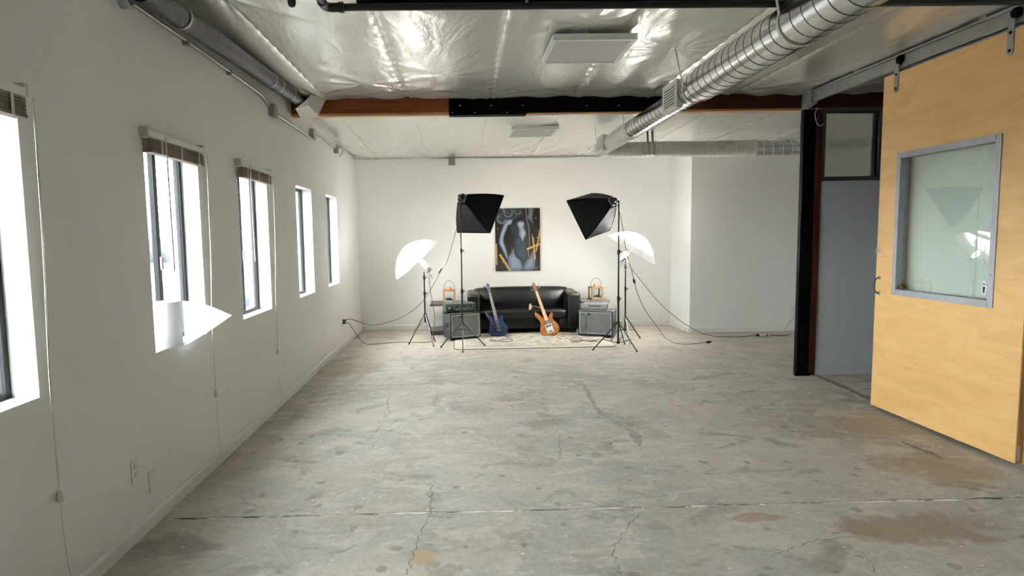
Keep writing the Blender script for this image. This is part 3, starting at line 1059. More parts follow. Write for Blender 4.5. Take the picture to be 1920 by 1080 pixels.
DX, DZ_ = 1.885, 2.745
RB, RSM = 0.130, 0.096
y_red, y_wht, y_end = 4.74, 6.62, 8.02
md = thing('spiral_duct', (DX, 5.0, DZ_), 'large silver spiral duct hanging diagonally below the foil ceiling', 'duct')
MB().tube([(DX, YREAR + 0.4, DZ_), (DX, y_red, DZ_)], RB, 40).build('duct_pipe', M['galv'], md, world=True)
MB().tube([(DX, y_red, DZ_), (DX, y_red + 0.06, DZ_ - 0.012), (DX, y_red + 0.07, DZ_ - 0.012)], [RB, RSM + 0.004, RSM + 0.004], 40).build('reducer', M['galv'], md, world=True)
MB().tube([(DX, y_red + 0.05, DZ_ - 0.012), (DX, y_wht, DZ_ - 0.012)], RSM, 40).build('duct_pipe', M['galv'], md, world=True)
MB().tube([(DX, y_wht - 0.01, DZ_ - 0.012), (DX, y_end, DZ_ - 0.012)], RSM + 0.003, 40).build('painted_pipe', M['duct_white'], md, world=True)
zc_ = DZ_ - 0.012
MB().tube(spline([(DX, y_end - 0.02, zc_), (DX + 0.005, y_end + 0.10, zc_), (DX + 0.07, y_end + 0.21, zc_), (DX + 0.2, y_end + 0.235, zc_)], 6), RSM + 0.005, 32).build('elbow', M['duct_white'], md, world=True)
h = MB()
helix(h, (DX, 1.2, DZ_), (DX, y_red, DZ_), RB, 0.105, 0.0030)
h.build('spiral_seam', M['galv_dark'], md, world=True)
h = MB()
helix(h, (DX, y_red + 0.08, zc_), (DX, y_wht, zc_), RSM, 0.105, 0.0028)
h.build('spiral_seam', M['galv_dark'], md, world=True)


def strap(parent, x, y, zt, r, zc, side=-1, topx=None):
    """thin metal strap from the ceiling down and round the underside of the duct"""
    topx = x if topx is None else topx
    pts = [Vector((topx, y, zt))]
    a0 = PI if side < 0 else 0.0
    arc = [Vector((x + (r + 0.004) * math.cos(a0 + side * t * -1), y, zc + (r + 0.004) * math.sin(a0 + side * t * -1))) for t in np.linspace(-0.35, PI + 0.3, 14)]
    pts += arc
    vs, fs = [], []
    for p in pts:
        vs += [p + Vector((0, -0.012, 0)), p + Vector((0, 0.012, 0))]
    m = MB()
    m._add(vs, [(2 * i, 2 * i + 1, 2 * i + 3, 2 * i + 2) for i in range(len(pts) - 1)], True)
    return m.build('hanger_strap', M['duct_white'], parent, world=True, solid=0.002)


strap(md, DX, 3.38, 3.06, RB, DZ_, -1, DX - 0.18)
strap(md, DX, 4.90, 3.06, RSM, zc_, -1, DX - 0.16)
strap(md, DX, 6.66, 3.03, RSM + 0.003, zc_, -1, DX - 0.12)
strap(md, DX, 7.95, 2.98, RSM + 0.003, zc_, -1, DX - 0.13)
# registers on the duct's left flank
for (y, rr, hgt) in ((5.16, RSM, 0.235), (7.72, RSM + 0.003, 0.20)):
    ang = math.radians(178)
    nrm = Vector((math.cos(ang), 0, math.sin(ang)))
    FM = basis(Vector((DX, y, zc_)) + nrm * (rr + 0.012), (0, -1, 0), -nrm, (0, 0, 1))
    rg = MB()
    rg.box((-0.17, -0.006, -hgt / 2), (0.17, 0.006, -hgt / 2 + 0.028), FM).box((-0.17, -0.006, hgt / 2 - 0.028), (0.17, 0.006, hgt / 2), FM)
    rg.box((-0.17, -0.006, -hgt / 2 + 0.028), (-0.14, 0.006, hgt / 2 - 0.028), FM).box((0.14, -0.006, -hgt / 2 + 0.028), (0.17, 0.006, hgt / 2 - 0.028), FM)
    ro_ = rg.build('register', M['white_plastic'], md, world=True)
    MB().box((-0.14, 0.004, -hgt / 2 + 0.028), (0.14, 0.007, hgt / 2 - 0.028), FM).build('register_backing', M['black_plastic'], md, world=True)
    for i in range(8):
        zz = (-0.5 + (i + 0.5) / 8) * (hgt - 0.056)
        MB().box((-0.142, -0.004, zz - 0.005), (0.142, 0.004, zz + 0.005), FM).build('louvre', M['white_plastic'], md, world=True)
    MB().box((-0.165, 0.006, -hgt / 2 + 0.005), (0.165, 0.05, hgt / 2 - 0.005), FM).build('register_boot', M['duct_white'], md, world=True)

CYD, CZD, CR = 8.27, zc_, 0.106
cd = thing('cross_duct', (3.2, CYD, CZD), 'horizontal spiral duct crossing in front of the far wall, half painted white', 'duct')
x_m = at(1415, 280, Y=CYD).x
MB().tube([(DX + 0.17, CYD, CZD), (x_m, CYD, CZD)], CR, 36).build('painted_pipe', M['duct_white'], cd, world=True)
MB().tube([(x_m, CYD, CZD), (XFAR - 0.1, CYD, CZD)], CR - 0.001, 36).build('duct_pipe', M['galv'], cd, world=True)
h = MB()
helix(h, (DX + 0.25, CYD, CZD), (XFAR - 0.1, CYD, CZD), CR, 0.128, 0.0032)
h.build('spiral_seam', M['seam_white'], cd, world=True)
for u in (1213, 1222, 1499):
    x = at(u, 262, Y=CYD).x
    vs = []
    P = [Vector((x, CYD - 0.02, 3.0))] + [Vector((x, CYD - (CR + 0.003) * math.cos(t), CZD + (CR + 0.003) * math.sin(t))) for t in np.linspace(1.2, -1.0, 9)]
    for p in P:
        vs += [p - Vector((0.014, 0, 0)), p + Vector((0.014, 0, 0))]
    m = MB()
    m._add(vs, [(2 * i, 2 * i + 1, 2 * i + 3, 2 * i + 2) for i in range(len(P) - 1)], True)
    m.build('hanger_strap', M['galv_pipe'], cd, world=True, solid=0.002)

# dark flexible duct along the left wall
fx = XL + 0.115
fp = [at(262, -22, X=fx), at(300, 5, X=fx), at(430, 95, X=fx), at(505, 148, X=fx), at(545, 176, X=fx), at(572, 193, X=fx)]
fd = thing('flexible_duct', tuple(fp[2]), 'dark foil flexible duct running along the top of the left wall', 'duct')
MB().tube(spline(fp, 10), 0.068, 24).build('duct_hose', M['flex'], fd, world=True)
sp_ = spline(fp, 10)
for u in (1.35, 3.0, 3.35, 3.9, 4.6):
    i = int(u * 10)
    d = (sp_[i + 1] - sp_[i - 1]).normalized()
    MB().tube([sp_[i] - d * 0.012, sp_[i] + d * 0.012], 0.0715, 24).build('band', M['galv_pipe'], fd, world=True)
# foil boot where the hose ends at the beam
w0 = at(578, 196, Y=6.35)
bt = MB()
cs = [at(571, 190, Y=6.30), at(582, 178, Y=6.30), at(612, 183, Y=6.46), at(596, 216, Y=6.46), at(566, 226, Y=6.46), at(553, 204, Y=6.30)]
cc = sum(cs, Vector()) / 6
bt._add([c for c in cs] + [c + Vector((0.005, 0.03, 0.005)) for c in cs] + [cc - Vector((0, 0.05, 0))],
        [(i, (i + 1) % 6, (i + 1) % 6 + 6, i + 6) for i in range(6)] + [(12, (i + 1) % 6, i) for i in range(6)] + [tuple(range(6, 12))])
bt.build('foil_boot', M['foil'], fd, world=True, bevel=0.006)

# conduit along the top of the left wall and across the back wall
cx_ = XL + 0.022
cp = [at(222, -6, X=cx_), at(248, 6, X=cx_), at(372, 92, X=cx_), at(470, 163, X=cx_), at(497, 183, X=cx_)]
cn = thing('wall_conduit', tuple(cp[2]), 'thin metal conduit with junction boxes high on the left wall', 'conduit')
MB().tube(cp[1:4], 0.011, 10).build('conduit_run', M['galv_pipe'], cn, world=True)
MB().tube(spline([at(470, 163, X=cx_), at(492, 180, X=cx_), at(503, 197, X=cx_ + 0.0), at(512, 200, X=cx_)], 5), 0.011, 10).build('offset_bend', M['galv_pipe'], cn, world=True)
MB().tube([at(520, 215, X=cx_), at(585, 260, X=cx_)], 0.012, 10).build('conduit_run', M['galv_pipe'], cn, world=True)
fl_pts = spline([at(590, 250, X=cx_), at(605, 258, X=cx_), at(620, 272, X=cx_), at(630, 277, X=cx_)], 8)
MB().tube(fl_pts, [0.014 + 0.003 * (i % 2) for i in range(len(fl_pts))], 10, smooth=False).build('flexible_conduit', M['galv_pipe'], cn, world=True)
MB().tube([at(632, 272, X=cx_), at(667, 297, X=cx_)], 0.011, 10).build('conduit_run', M['galv_pipe'], cn, world=True)
MB().tube(spline([at(638, 275, X=cx_ + 0.02), at(642, 283, X=cx_ + 0.03), at(637, 293, X=cx_ + 0.03)], 6), 0.010, 8).build('loose_whip', M['galv_pipe'], cn, world=True)
for (u, v, s) in ((512, 207, 0.055), (587, 252, 0.06), (631, 281, 0.05)):
    c = at(u, v, X=XL + 0.03)
    MB().box((XL, c.y - s, c.z - s), (XL + 0.055, c.y + s, c.z + s)).build('junction_box', M['box_metal'], cn, world=True, bevel=0.003)
for t in (0.35, 0.75):
    p = cp[1].lerp(cp[3], t)
    MB().box((XL, p.y - 0.012, p.z - 0.022), (cx_ + 0.013, p.y + 0.012, p.z + 0.016)).build('clip', M['galv_pipe'], cn, world=True)
j0 = at(237, 3, X=XL + 0.03)
MB().lathe([(0.035, 0), (0.035, 0.04), (0.02, 0.05)], 14, frame_z((XL, j0.y, j0.z), (1, 0, 0), (0, 0, 1))).build('round_box', M['box_metal'], cn, world=True)
bc0 = at(668, 298, Y=YB - 0.018)
bc1 = at(1118, 297, Y=YB - 0.018)
bcn = thing('back_wall_conduit', (bc0.x, YB - 0.018, bc0.z), 'thin conduit with a grey box along the top of the back wall', 'conduit')
MB().tube([(XL + 0.02, YB - 0.018, bc0.z), (XBO, YB - 0.018, (bc0.z + bc1.z) / 2)], 0.010, 8).build('conduit_run', M['galv_pipe'], bcn, world=True)
c = at(847, 303, Y=YB - 0.03)
MB().box((c.x - 0.055, YB - 0.05, c.z - 0.06), (c.x + 0.055, YB, c.z + 0.05)).build('junction_box', M['box_metal'], bcn, world=True, bevel=0.003)
c = at(1287, 298, Y=YB - 0.02)


# flat panel lights
def panel_light(pix, z, label):
    P = [at(u, v, Z=z) for u, v in pix]
    c = sum(P, Vector()) / 4
    half = 0.305
    t = thing('panel_light', (c.x, c.y, z), label, 'ceiling light', 'square panel lights on the foil ceiling')
    m = MB()
    w = 0.03
    m.box((-half, -half, 0), (-half + w, half, 0.045)).box((half - w, -half, 0), (half, half, 0.045))
    m.box((-half + w, -half, 0), (half - w, -half + w, 0.045)).box((-half + w, half - w, 0), (half - w, half, 0.045))
    m.build('frame', M['panel_frame'], t, bevel=0.003)
    MB().box((-half + w, -half + w, 0.006), (half - w, half - w, 0.03)).build('diffuser', M['panel_light'], t)
    return t


panel_light([(1019, 119), (1161, 115.5), (1190, 77.6), (1032, 78.5)], 2.985, 'square white panel light nearest the camera, on the crinkled foil')
panel_light([(955, 257), (1037, 255), (1045, 243), (957, 245)], 2.945, 'square white panel light behind the brown ceiling beam')
c = at(1085, 63, Z=ZC - 0.02)
tag(MB().box((c.x - 0.06, c.y - 0.05, ZC - 0.075), (c.x + 0.06, c.y + 0.05, ZC - 0.005)).build('ceiling_box', M['box_metal'], bevel=0.003, loc=(c.x, c.y, ZC - 0.05)), 'small grey metal box on the foil beside the near panel light', 'electrical box')


# ================================================================== LEFT WALL FITTINGS
def outlet(u, v, label, blank=False, wall='L', grp=None):
    if wall == 'L':
        c = at(u, v, X=XL)
        t = thing('wall_outlet' if not blank else 'blank_wall_plate', (XL, c.y, c.z), label, 'outlet' if not blank else 'wall plate', grp)
        FM = basis((0, 0, 0), (0, 1, 0), (1, 0, 0), (0, 0, 1))
    else:
        c = at(u, v, Y=YN)
        t = thing('wall_outlet', (c.x, YN, c.z), label, 'outlet', grp)
        FM = basis((0, 0, 0), (1, 0, 0), (0, -1, 0), (0, 0, 1))
    MB().box((-0.035, 0, -0.057), (0.035, 0.006, 0.057), FM).build('plate', M['trim'], t, bevel=0.002)
    if not blank:
        for z in (-0.022, 0.022):
            s = MB().lathe([(0.016, 0), (0.016, 0.003)], 16, FM @ frame_z((0, 0.006, z), (0, 1, 0), (0, 0, 1))).build('socket', M['trim'], t)
            for dx in (-0.005, 0.005):
                MB().box((dx - 0.001, 0.0085, z - 0.004), (dx + 0.001, 0.0098, z + 0.006), FM).build('slot', M['black_plastic'], s)
    return t


outlet(252, 883, 'white duplex wall outlet nearest the camera, low on the left wall')
outlet(284, 901, 'blank white wall plate just right of the nearest outlet', True)
outlet(533, 682, 'blank white wall plate low on the left wall below the third window', True)
outlet(642, 605, 'wall outlet near the back left corner with two black plugs')
outlet(1487, 580, 'wall outlet on the far right wall beside the black post', wall='B')


def blind(a, b, label, wand=True, cord_to=0.62, tail=True):
    y0, y1 = a - 0.025, b - 0.012
    t = thing('wooden_blind', (XL, (a + b) / 2, 2.10), label, 'blind', 'raised wooden blinds on the left windows')
    MB().box((XL + 0.004, y0, 2.178), (XL + 0.052, y1, 2.215)).build('headrail', M['trim'], t, world=True, bevel=0.003)
    for y in (y0 - 0.018, y1 - 0.012):
        MB().box((XL, y, 2.185), (XL + 0.05, y + 0.03, 2.232)).build('bracket', M['grey_plastic'], t, world=True, bevel=0.003)
    n = 10
    zt = 2.172
    for i in range(n):
        z = zt - 0.0062 * (i + 1)
        dx = random.uniform(-0.003, 0.003)
        MB().box((XL + 0.006 + dx, y0 + 0.008, z), (XL + 0.054 + dx, y1 - 0.008, z + 0.0042)).build('slat', M['blind'], t, world=True)
    zb = zt - 0.0062 * n
    MB().box((XL + 0.004, y0 + 0.006, zb - 0.017), (XL + 0.056, y1 - 0.006, zb - 0.002)).build('bottom_rail', M['blind'], t, world=True, bevel=0.003)
    for y in (a + 0.10, (a + b) / 2, b - 0.10):
        MB().box((XL + 0.0565, y - 0.008, zb - 0.018), (XL + 0.0585, y + 0.008, 2.178)).build('ladder_tape', M['cord'], t, world=True)
    if wand:
        MB().tube([(XL + 0.066, a + 0.13, 2.20), (XL + 0.070, a + 0.135, 1.42)], 0.005, 8).build('tilt_wand', M['cord'], t, world=True)
    yc = b + 0.012
    cp_ = spline([(XL + 0.058, yc, 2.18), (XL + 0.05, yc + 0.004, 1.6), (XL + 0.03, yc + 0.01, 1.0), (XL + 0.022, yc + 0.03, cord_to + 0.04)], 6)
    MB().tube(cp_, 0.0022, 6).build('lift_cord', M['cord'], t, world=True)
    MB().tube([p + Vector((0.002, 0.006 * math.sin(i * 0.2), 0)) for i, p in enumerate(cp_)], 0.0022, 6).build('lift_cord', M['cord'], t, world=True)
    MB().lathe([(0.003, 0.03), (0.009, 0.02), (0.013, -0.015), (0.011, -0.022)], 10, Matrix.Translation((XL + 0.022, yc + 0.03, cord_to))).build('tassel', M['cord'], t, world=True)
    if tail:
        MB().tube(spline([(XL + 0.022, yc + 0.03, cord_to - 0.02), (XL + 0.02, yc + 0.045, cord_to - 0.25), (XL + 0.02, yc + 0.07, 0.10)], 5), 0.0016, 6).build('cord_tail', M['cord'], t, world=True)
    return t


blind(*WIN[0], 'raised wooden blind on the nearest window, cut by the left edge', False, at(92, 938, X=XL).z)
blind(*WIN[1], 'raised wooden blind above the window with the paper towel roll', True, at(393, 742, X=XL).z)
blind(*WIN[2], 'raised wooden blind on the middle window of the five', True, at(515, 661, X=XL).z)

# paper towel roll on the second sill
rl = at(319, 650, Z=SILL)
ry, rx = WIN[1][0] + 0.20, XL - 0.020
pt = thing('paper_towel_roll', (rx, ry, SILL), 'white paper towel roll with a loose sheet on the window sill', 'paper towel')
RR, HR = 0.078, 0.275
MB().lathe([(0.02, 0.0), (RR, 0.0), (RR, HR), (0.02, HR), (0.02, 0.0)], 36).build('roll', M['paper'], pt)
MB().lathe([(0.017, 0.001), (0.02, 0.001), (0.02, HR + 0.001), (0.017, HR + 0.001), (0.017, 0.001)], 20).build('tube', M['cardboard'], pt)


def sheet(s, t):
    # unrolled sheet: leaves the roll tangentially, flares out and curls at the free corner
    L = 0.275 * s
    x = RR + 0.002 + 0.15 * s + 0.05 * s * s - 0.03 * math.sin(PI * s) * (1 - t)
    y = 0.03 + L * 0.75
    top = HR - 0.085 * s * s - 0.02 * s
    bot = 0.0 + 0.03 * s + 0.115 * s ** 2.2
    z = bot + (top - bot) * t
    return (x + 0.02 * math.sin(3 * t) * s, y - 0.03 * s * t, z)


MB().grid(16, 10, sheet).build('loose_sheet', M['paper'], pt)

# ================================================================== STUDIO LIGHTS
def stand(t, base, top_z, feet, hub_z, brace_hi=0.55, col_bottom=None, knobs=(0.9, 1.5), r0=0.0135):
    """telescopic stand: legs given by their floor points (world)"""
    b = Vector(base)
    cb = hub_z - 0.2 if col_bottom is None else col_bottom
    m = MB().tube([b + Vector((0, 0, cb)), b + Vector((0, 0, knobs[0]))], r0, 12)
    m.build('lower_column', M['stand'], t, world=True)
    zs_ = list(knobs) + [top_z]
    r = r0
    for a, c in zip(zs_[:-1], zs_[1:]):
        r *= 0.8
        MB().tube([b + Vector((0, 0, a - 0.03)), b + Vector((0, 0, c))], r, 10).build('extension_tube', M['stand'], t, world=True)
    for a in knobs:
        MB().tube([b + Vector((0, 0, a - 0.035)), b + Vector((0, 0, a + 0.03))], r0 * 1.4, 12).build('collar', M['stand'], t, world=True)
        MB().tube([b + Vector((0.0, -0.0, a)), b + Vector((0.038, -0.01, a))], [0.005, 0.012], 8).build('clamp_knob', M['black_rubber'], t, world=True)
    MB().tube([b + Vector((0, 0, hub_z - 0.025)), b + Vector((0, 0, hub_z + 0.02))], r0 * 1.9, 12).build('leg_hub', M['stand'], t, world=True)
    if cb < hub_z - 0.05:
        MB().tube([b + Vector((0, 0, cb)), b + Vector((0, 0, cb + 0.03))], r0 * 1.7, 12).build('brace_hub', M['stand'], t, world=True)
    for f in feet:
        f = Vector(f)
        d = Vector((f.x - b.x, f.y - b.y, 0)).normalized()
        p0 = b + d * 0.024 + Vector((0, 0, hub_z))
        p1 = Vector((f.x, f.y, 0.012))
        lg = MB().tube([p0, p1], 0.0085, 8).build('leg', M['stand'], t, world=True)
        MB().tube([p0.lerp(p1, 0.965), p0.lerp(p1, 1.02)], 0.0125, 8).build('rubber_foot', M['black_rubber'], lg, world=True)
        MB().tube([b + d * 0.02 + Vector((0, 0, cb + 0.015)), p0.lerp(p1, brace_hi)], 0.006, 6).build('brace', M['stand'], t, world=True)


def softbox(t, apex, n, e1, e2, name_mat='softbox'):
    apex, n, e1, e2 = Vector(apex), Vector(n), Vector(e1), Vector(e2)
    c = apex + n
    dn = n.normalized()
    big = [c + e1 * s1 + e2 * s2 for s1, s2 in ((.5, .5), (.5, -.5), (-.5, -.5), (-.5, .5))]
    u1, u2 = e1.normalized(), e2.normalized()
    u2 = (u2 - u1 * u2.dot(u1)).normalized()
    small = [apex + dn * 0.02 + u1 * s1 * 0.13 + u2 * s2 * 0.13 for s1, s2 in ((.5, .5), (.5, -.5), (-.5, -.5), (-.5, .5))]
    for k in range(4):
        a0, a1, b0, b1 = small[k], small[(k + 1) % 4], big[k], big[(k + 1) % 4]
        d0, d1 = (b0 - c).normalized(), (b1 - c).normalized()
        mid_out = (d0 + d1).normalized()

        def fn(s, q):
            p = a0.lerp(b0, q).lerp(a1.lerp(b1, q), s)
            sag = -0.012 * math.sin(PI * s) * math.sin(PI * q)
            wr = 0.004 * math.sin(s * 23 + q * 9) * math.sin(PI * s) * q * (1 - q)
            return p + d0.lerp(d1, s) * math.sin(PI * q) * 0.022 + mid_out * (sag + wr)
        MB().grid(12, 12, fn).build('fabric_panel', M[name_mat], t, world=True, solid=0.003)
        # rib rod along each corner, lip round the opening
        MB().tube([small[k] + (big[k] - small[k]) * q + ((big[k] - c).normalized() * math.sin(PI * q) * 0.022) for q in np.linspace(0, 1, 9)], 0.006, 6).build('rib', M[name_mat], t, world=True)
        MB()._add([b0 - dn * 0.008, b1 - dn * 0.008, b1 + dn * 0.012, b0 + dn * 0.012], [(0, 1, 2, 3)]).build('lip', M[name_mat], t, world=True, solid=0.006)
    dq = [p + dn * 0.006 - (p - c) * 0.02 for p in big]
    MB()._add(dq, [(0, 1, 2, 3)]).build('diffuser', M['diffuser'], t, world=True, solid=0.003)
    MB().tube([apex - dn * 0.06, apex + dn * 0.03], [0.026, 0.05], 14).build('lamp_head', M['stand'], t, world=True)
    MB().tube([apex - dn * 0.01, apex + dn * 0.025], 0.066, 16).build('speed_ring', M['stand'], t, world=True)


SY = 8.55
bL = at(868, 652, Z=0)
SY = bL.y
apexL = at(866, 371, Y=SY)
s1 = thing('softbox_light', (bL.x, bL.y, 0), 'black softbox on a tall stand at the left, in front of the green amplifier head', 'studio light', 'black softboxes on tall stands')
stand(s1, (bL.x, bL.y, 0), apexL.z - 0.02, [at(827, 652, Z=0), at(910, 650, Z=0), at(868, 661, Z=0)], at(868, 606, Y=SY).z, 0.30, at(868, 606, Y=SY).z - 0.10, (at(868, 546, Y=SY).z, at(868, 470, Y=SY).z))
k = SY / F_PX
softbox(s1, apexL, (34.5 * k, 0.30, -29 * k), (28 * k, 0.207, 70 * k), (61 * k, -0.42, -2 * k))
MB().tube([apexL + Vector((-0.005, 0, -0.05)), apexL + Vector((-0.05, -0.02, -0.03))], 0.012, 8).build('tilt_knob', M['black_rubber'], s1, world=True)
bR = at(1159, 650, Z=0)
SYR = bR.y
apexR = at(1149, 377, Y=SYR)
s2 = thing('softbox_light', (bR.x, bR.y, 0), 'black softbox on a tall stand at the right, in front of the silver amplifier', 'studio light', 'black softboxes on tall stands')
stand(s2, (bR.x, bR.y, 0), at(1157, 376, Y=SYR).z, [at(1112, 657, Z=0), at(1194, 660, Z=0), at(1171, 646, Z=0)], at(1158, 605, Y=SYR).z, 0.62, 0.045, (at(1158, 560, Y=SYR).z, at(1158, 472, Y=SYR).z), 0.015)
k = SYR / F_PX
softbox(s2, apexR, (-35.5 * k, 0.36, 25.5 * -k), (-34 * k, 0.108, 75 * k), (-57 * k, -0.375, -16 * k))
MB().tube([(bR.x, SYR, at(1157, 378, Y=SYR).z), apexR + Vector((0, 0, 0.0))], 0.013, 8).build('head_bracket', M['stand'], s2, world=True)


def umbrella(t, centre, axis, top, dia=0.88, depth=0.26, power=1.0):
    """white shoot-through umbrella: centre of the rim, axis towards the crown"""
    ax = Vector(axis).normalized()
    FM = frame_z(centre, ax, (0, 1, 0.2))
    R = dia / 2
    nseg = 64

    def fn(s, q):
        a = 2 * PI * s
        scal = 1 - 0.055 * abs(math.sin(a * 4)) * q
        r = R * q * scal
        z = depth * (1 - q ** 2.0) - 0.012 * abs(math.sin(a * 4)) * q
        return FM @ Vector((r * math.cos(a), r * math.sin(a), z))
    weld(MB().grid(nseg, 14, fn).build('canopy', M['umbrella'], t, world=True))
    for i in range(8):
        a = 2 * PI * i / 8
        pts = [FM @ Vector((R * q * math.cos(a), R * q * math.sin(a), depth * (1 - q * q) - 0.006)) for q in np.linspace(0.03, 1.0, 8)]
        MB().tube(pts, 0.0022, 5).build('rib', M['chrome'], t, world=True)
    head = Vector(centre) - ax * 0.20
    MB().tube([Vector(centre) + ax * (depth - 0.005), Vector(centre) - ax * 0.34], 0.004, 6).build('shaft', M['chrome'], t, world=True)
    side = FM.to_3x3() @ Vector((0, 1, 0))
    lh = head - side * 0.0
    up = Vector((0, 0, 1))
    off = (up - ax * up.dot(ax)).normalized() * 0.045
    MB().tube([lh + off - ax * 0.07, lh + off], [0.03, 0.026], 14).build('lamp_holder', M['dark_silver'], t, world=True)
    MB().lathe([(0.02, 0.0), (0.024, 0.03), (0.036, 0.08), (0.036, 0.11), (0.022, 0.14), (0.001, 0.148)], 14, frame_z(lh + off, ax)).build('bulb', M['bulb'], t, world=True)
    br = MB().tube([Vector(top), lh + off - ax * 0.05], 0.014, 10)
    br.build('swivel_bracket', M['stand'], t, world=True)
    MB().tube([Vector(top) + Vector((0.02, -0.01, -0.03)), Vector(top) + Vector((0.09, -0.03, -0.10))], 0.004, 6).build('lock_lever', M['stand'], t, world=True)
    ld = bpy.data.lights.new('umbrella_bulb_light', 'SPOT')
    ld.spot_size = math.radians(140)
    ld.spot_blend = 0.4
    ld.energy = UMBRELLA_W * power
    ld.color = (1.0, 0.975, 0.93)
    ld.shadow_soft_size = 0.04
    lo = bpy.data.objects.new('umbrella_bulb_light', ld)
    COL.objects.link(lo)
    lo.parent = t
    lo.matrix_local = frame_z((lh + off + ax * 0.155) - t.location, -ax, (0, 1, 0.2))
    return lh


b1 = at(798, 639, Z=0)
u1 = thing('umbrella_light', (b1.x, b1.y, 0), 'glowing white umbrella light on a black stand at the left', 'studio light', 'white umbrella lights')
top1 = at(801, 510, Y=b1.y)
stand(u1, (b1.x, b1.y, 0), top1.z, [at(767, 646, Z=0), at(813, 650, Z=0), at(816, 641, Z=0)], at(798, 590, Y=b1.y).z, 0.5, at(798, 604, Y=b1.y).z, (at(798, 550, Y=b1.y).z, at(798, 520, Y=b1.y).z))
umbrella(u1, at(781, 487, Y=b1.y), (-0.66, -0.10, 0.74), top1, power=0.85)
b2 = at(1172, 634, Z=0)
u2 = thing('umbrella_light', (b2.x, b2.y, 0), 'glowing white umbrella light on a black stand behind the right softbox', 'studio light', 'white umbrella lights')
top2 = at(1172, 484, Y=b2.y)
stand(u2, (b2.x, b2.y, 0), top2.z, [at(1200, 635, Z=0), at(1182, 645, Z=0), at(1146, 640, Z=0)], at(1172, 596, Y=b2.y).z, 0.6, 0.12, (at(1172, 541, Y=b2.y).z, at(1172, 500, Y=b2.y).z))
umbrella(u2, at(1184, 469, Y=b2.y), (0.52, -0.12, 0.82), top2, power=1.4)

# ================================================================== RUG, SOFA
rl_, rr_ = at(850, 657, Z=0), at(1166, 656, Z=0)
RX0, RX1, RY0, RY1 = rl_.x, rr_.x, rl_.y + 0.02, 9.63
rug = thing('area_rug', ((RX0 + RX1) / 2, (RY0 + RY1) / 2, 0), 'faded cream and grey patterned rug in front of the sofa', 'rug')


def rloop(d, z, n=6, cr=0.10):
    out = []
    for cx2, cy2, a0 in ((RX1 - cr, RY0 + cr, -PI / 2), (RX1 - cr, RY1 - cr, 0), (RX0 + cr, RY1 - cr, PI / 2), (RX0 + cr, RY0 + cr, PI)):
        for i in range(n + 1):
            a = a0 + PI / 2 * i / n
            out.append(Vector((cx2 + (cr - d) * math.cos(a), cy2 + (cr - d) * math.sin(a), z)))
    return out


l0, l1 = rloop(0, 0.001), rloop(0, 0.008)
n = len(l0)
m = MB()
m._add(l0 + l1, [tuple(range(n, 2 * n))] + [(i, (i + 1) % n, (i + 1) % n + n, i + n) for i in range(n)])
m.build('binding', M['rug_edge'], rug, world=True)
l0, l1 = rloop(0.012, 0.008), rloop(0.014, 0.0125)
m = MB()
m._add(l0 + l1, [tuple(range(n, 2 * n))] + [(i, (i + 1) % n, (i + 1) % n + n, i + n) for i in range(n)])
m.build('border', plain('rug_border', S(194, 187, 170), 0.95, var=0.12, scale=30), rug, world=True)
bx0, bx1, by0, by1 = RX0 + 0.17, RX1 - 0.17, RY0 + 0.14, RY1 - 0.15
MB().box((bx0, by0, 0.0125), (bx1, by1, 0.0145)).build('field', M['rug'], rug, world=True)
RUGZ = 0.0145

SX0, SX1, SF, SB = 0.075, 1.905, 9.66, 10.345
sofa = thing('sofa', ((SX0 + SX1) / 2, SF, 0), 'black leather two-seat sofa with boxy arms against the back wall', 'sofa')
AW = 0.20
MB().box((SX0 + AW - 0.01, SF + 0.05, 0.075), (SX1 - AW + 0.01, SB - 0.05, 0.25)).build('base', M['leather'], sofa, world=True, bevel=0.015, seg=3)


def pillow(x0, x1, y0, y1, z0, z1, pz=0.02, py=0.0, bev=0.05):
    m = MB()
    xc, yc, zc = (x0 + x1) / 2, (y0 + y1) / 2, (z0 + z1) / 2
    hx, hy, hz = (x1 - x0) / 2, (y1 - y0) / 2, (z1 - z0) / 2

    def sq(a, e=0.22):
        return math.copysign(abs(a) ** e, a)
    nu, nv = 40, 20

    def fn(s, t):
        th, ph = 2 * PI * s, PI * (t - 0.5)
        x = sq(math.cos(th)) * sq(max(math.cos(ph), 1e-6), 0.28)
        y = sq(math.sin(th)) * sq(max(math.cos(ph), 1e-6), 0.28)
        z = sq(math.sin(ph), 0.28)
        bul = (1 - abs(x) ** 3) * (1 - abs(y) ** 3)
        return (xc + hx * x, yc + hy * y, zc + hz * z + pz * bul * z)
    return m.grid(nu, nv, fn)


pillow(SX0 + AW - 0.005, SX1 - AW + 0.005, SF, SB - 0.2, 0.235, 0.385, 0.018).build('seat_cushion', M['leather'], sofa, world=True)
# back: long padded wedge, slightly higher than the arms and raked outward at its ends
bk = MB()


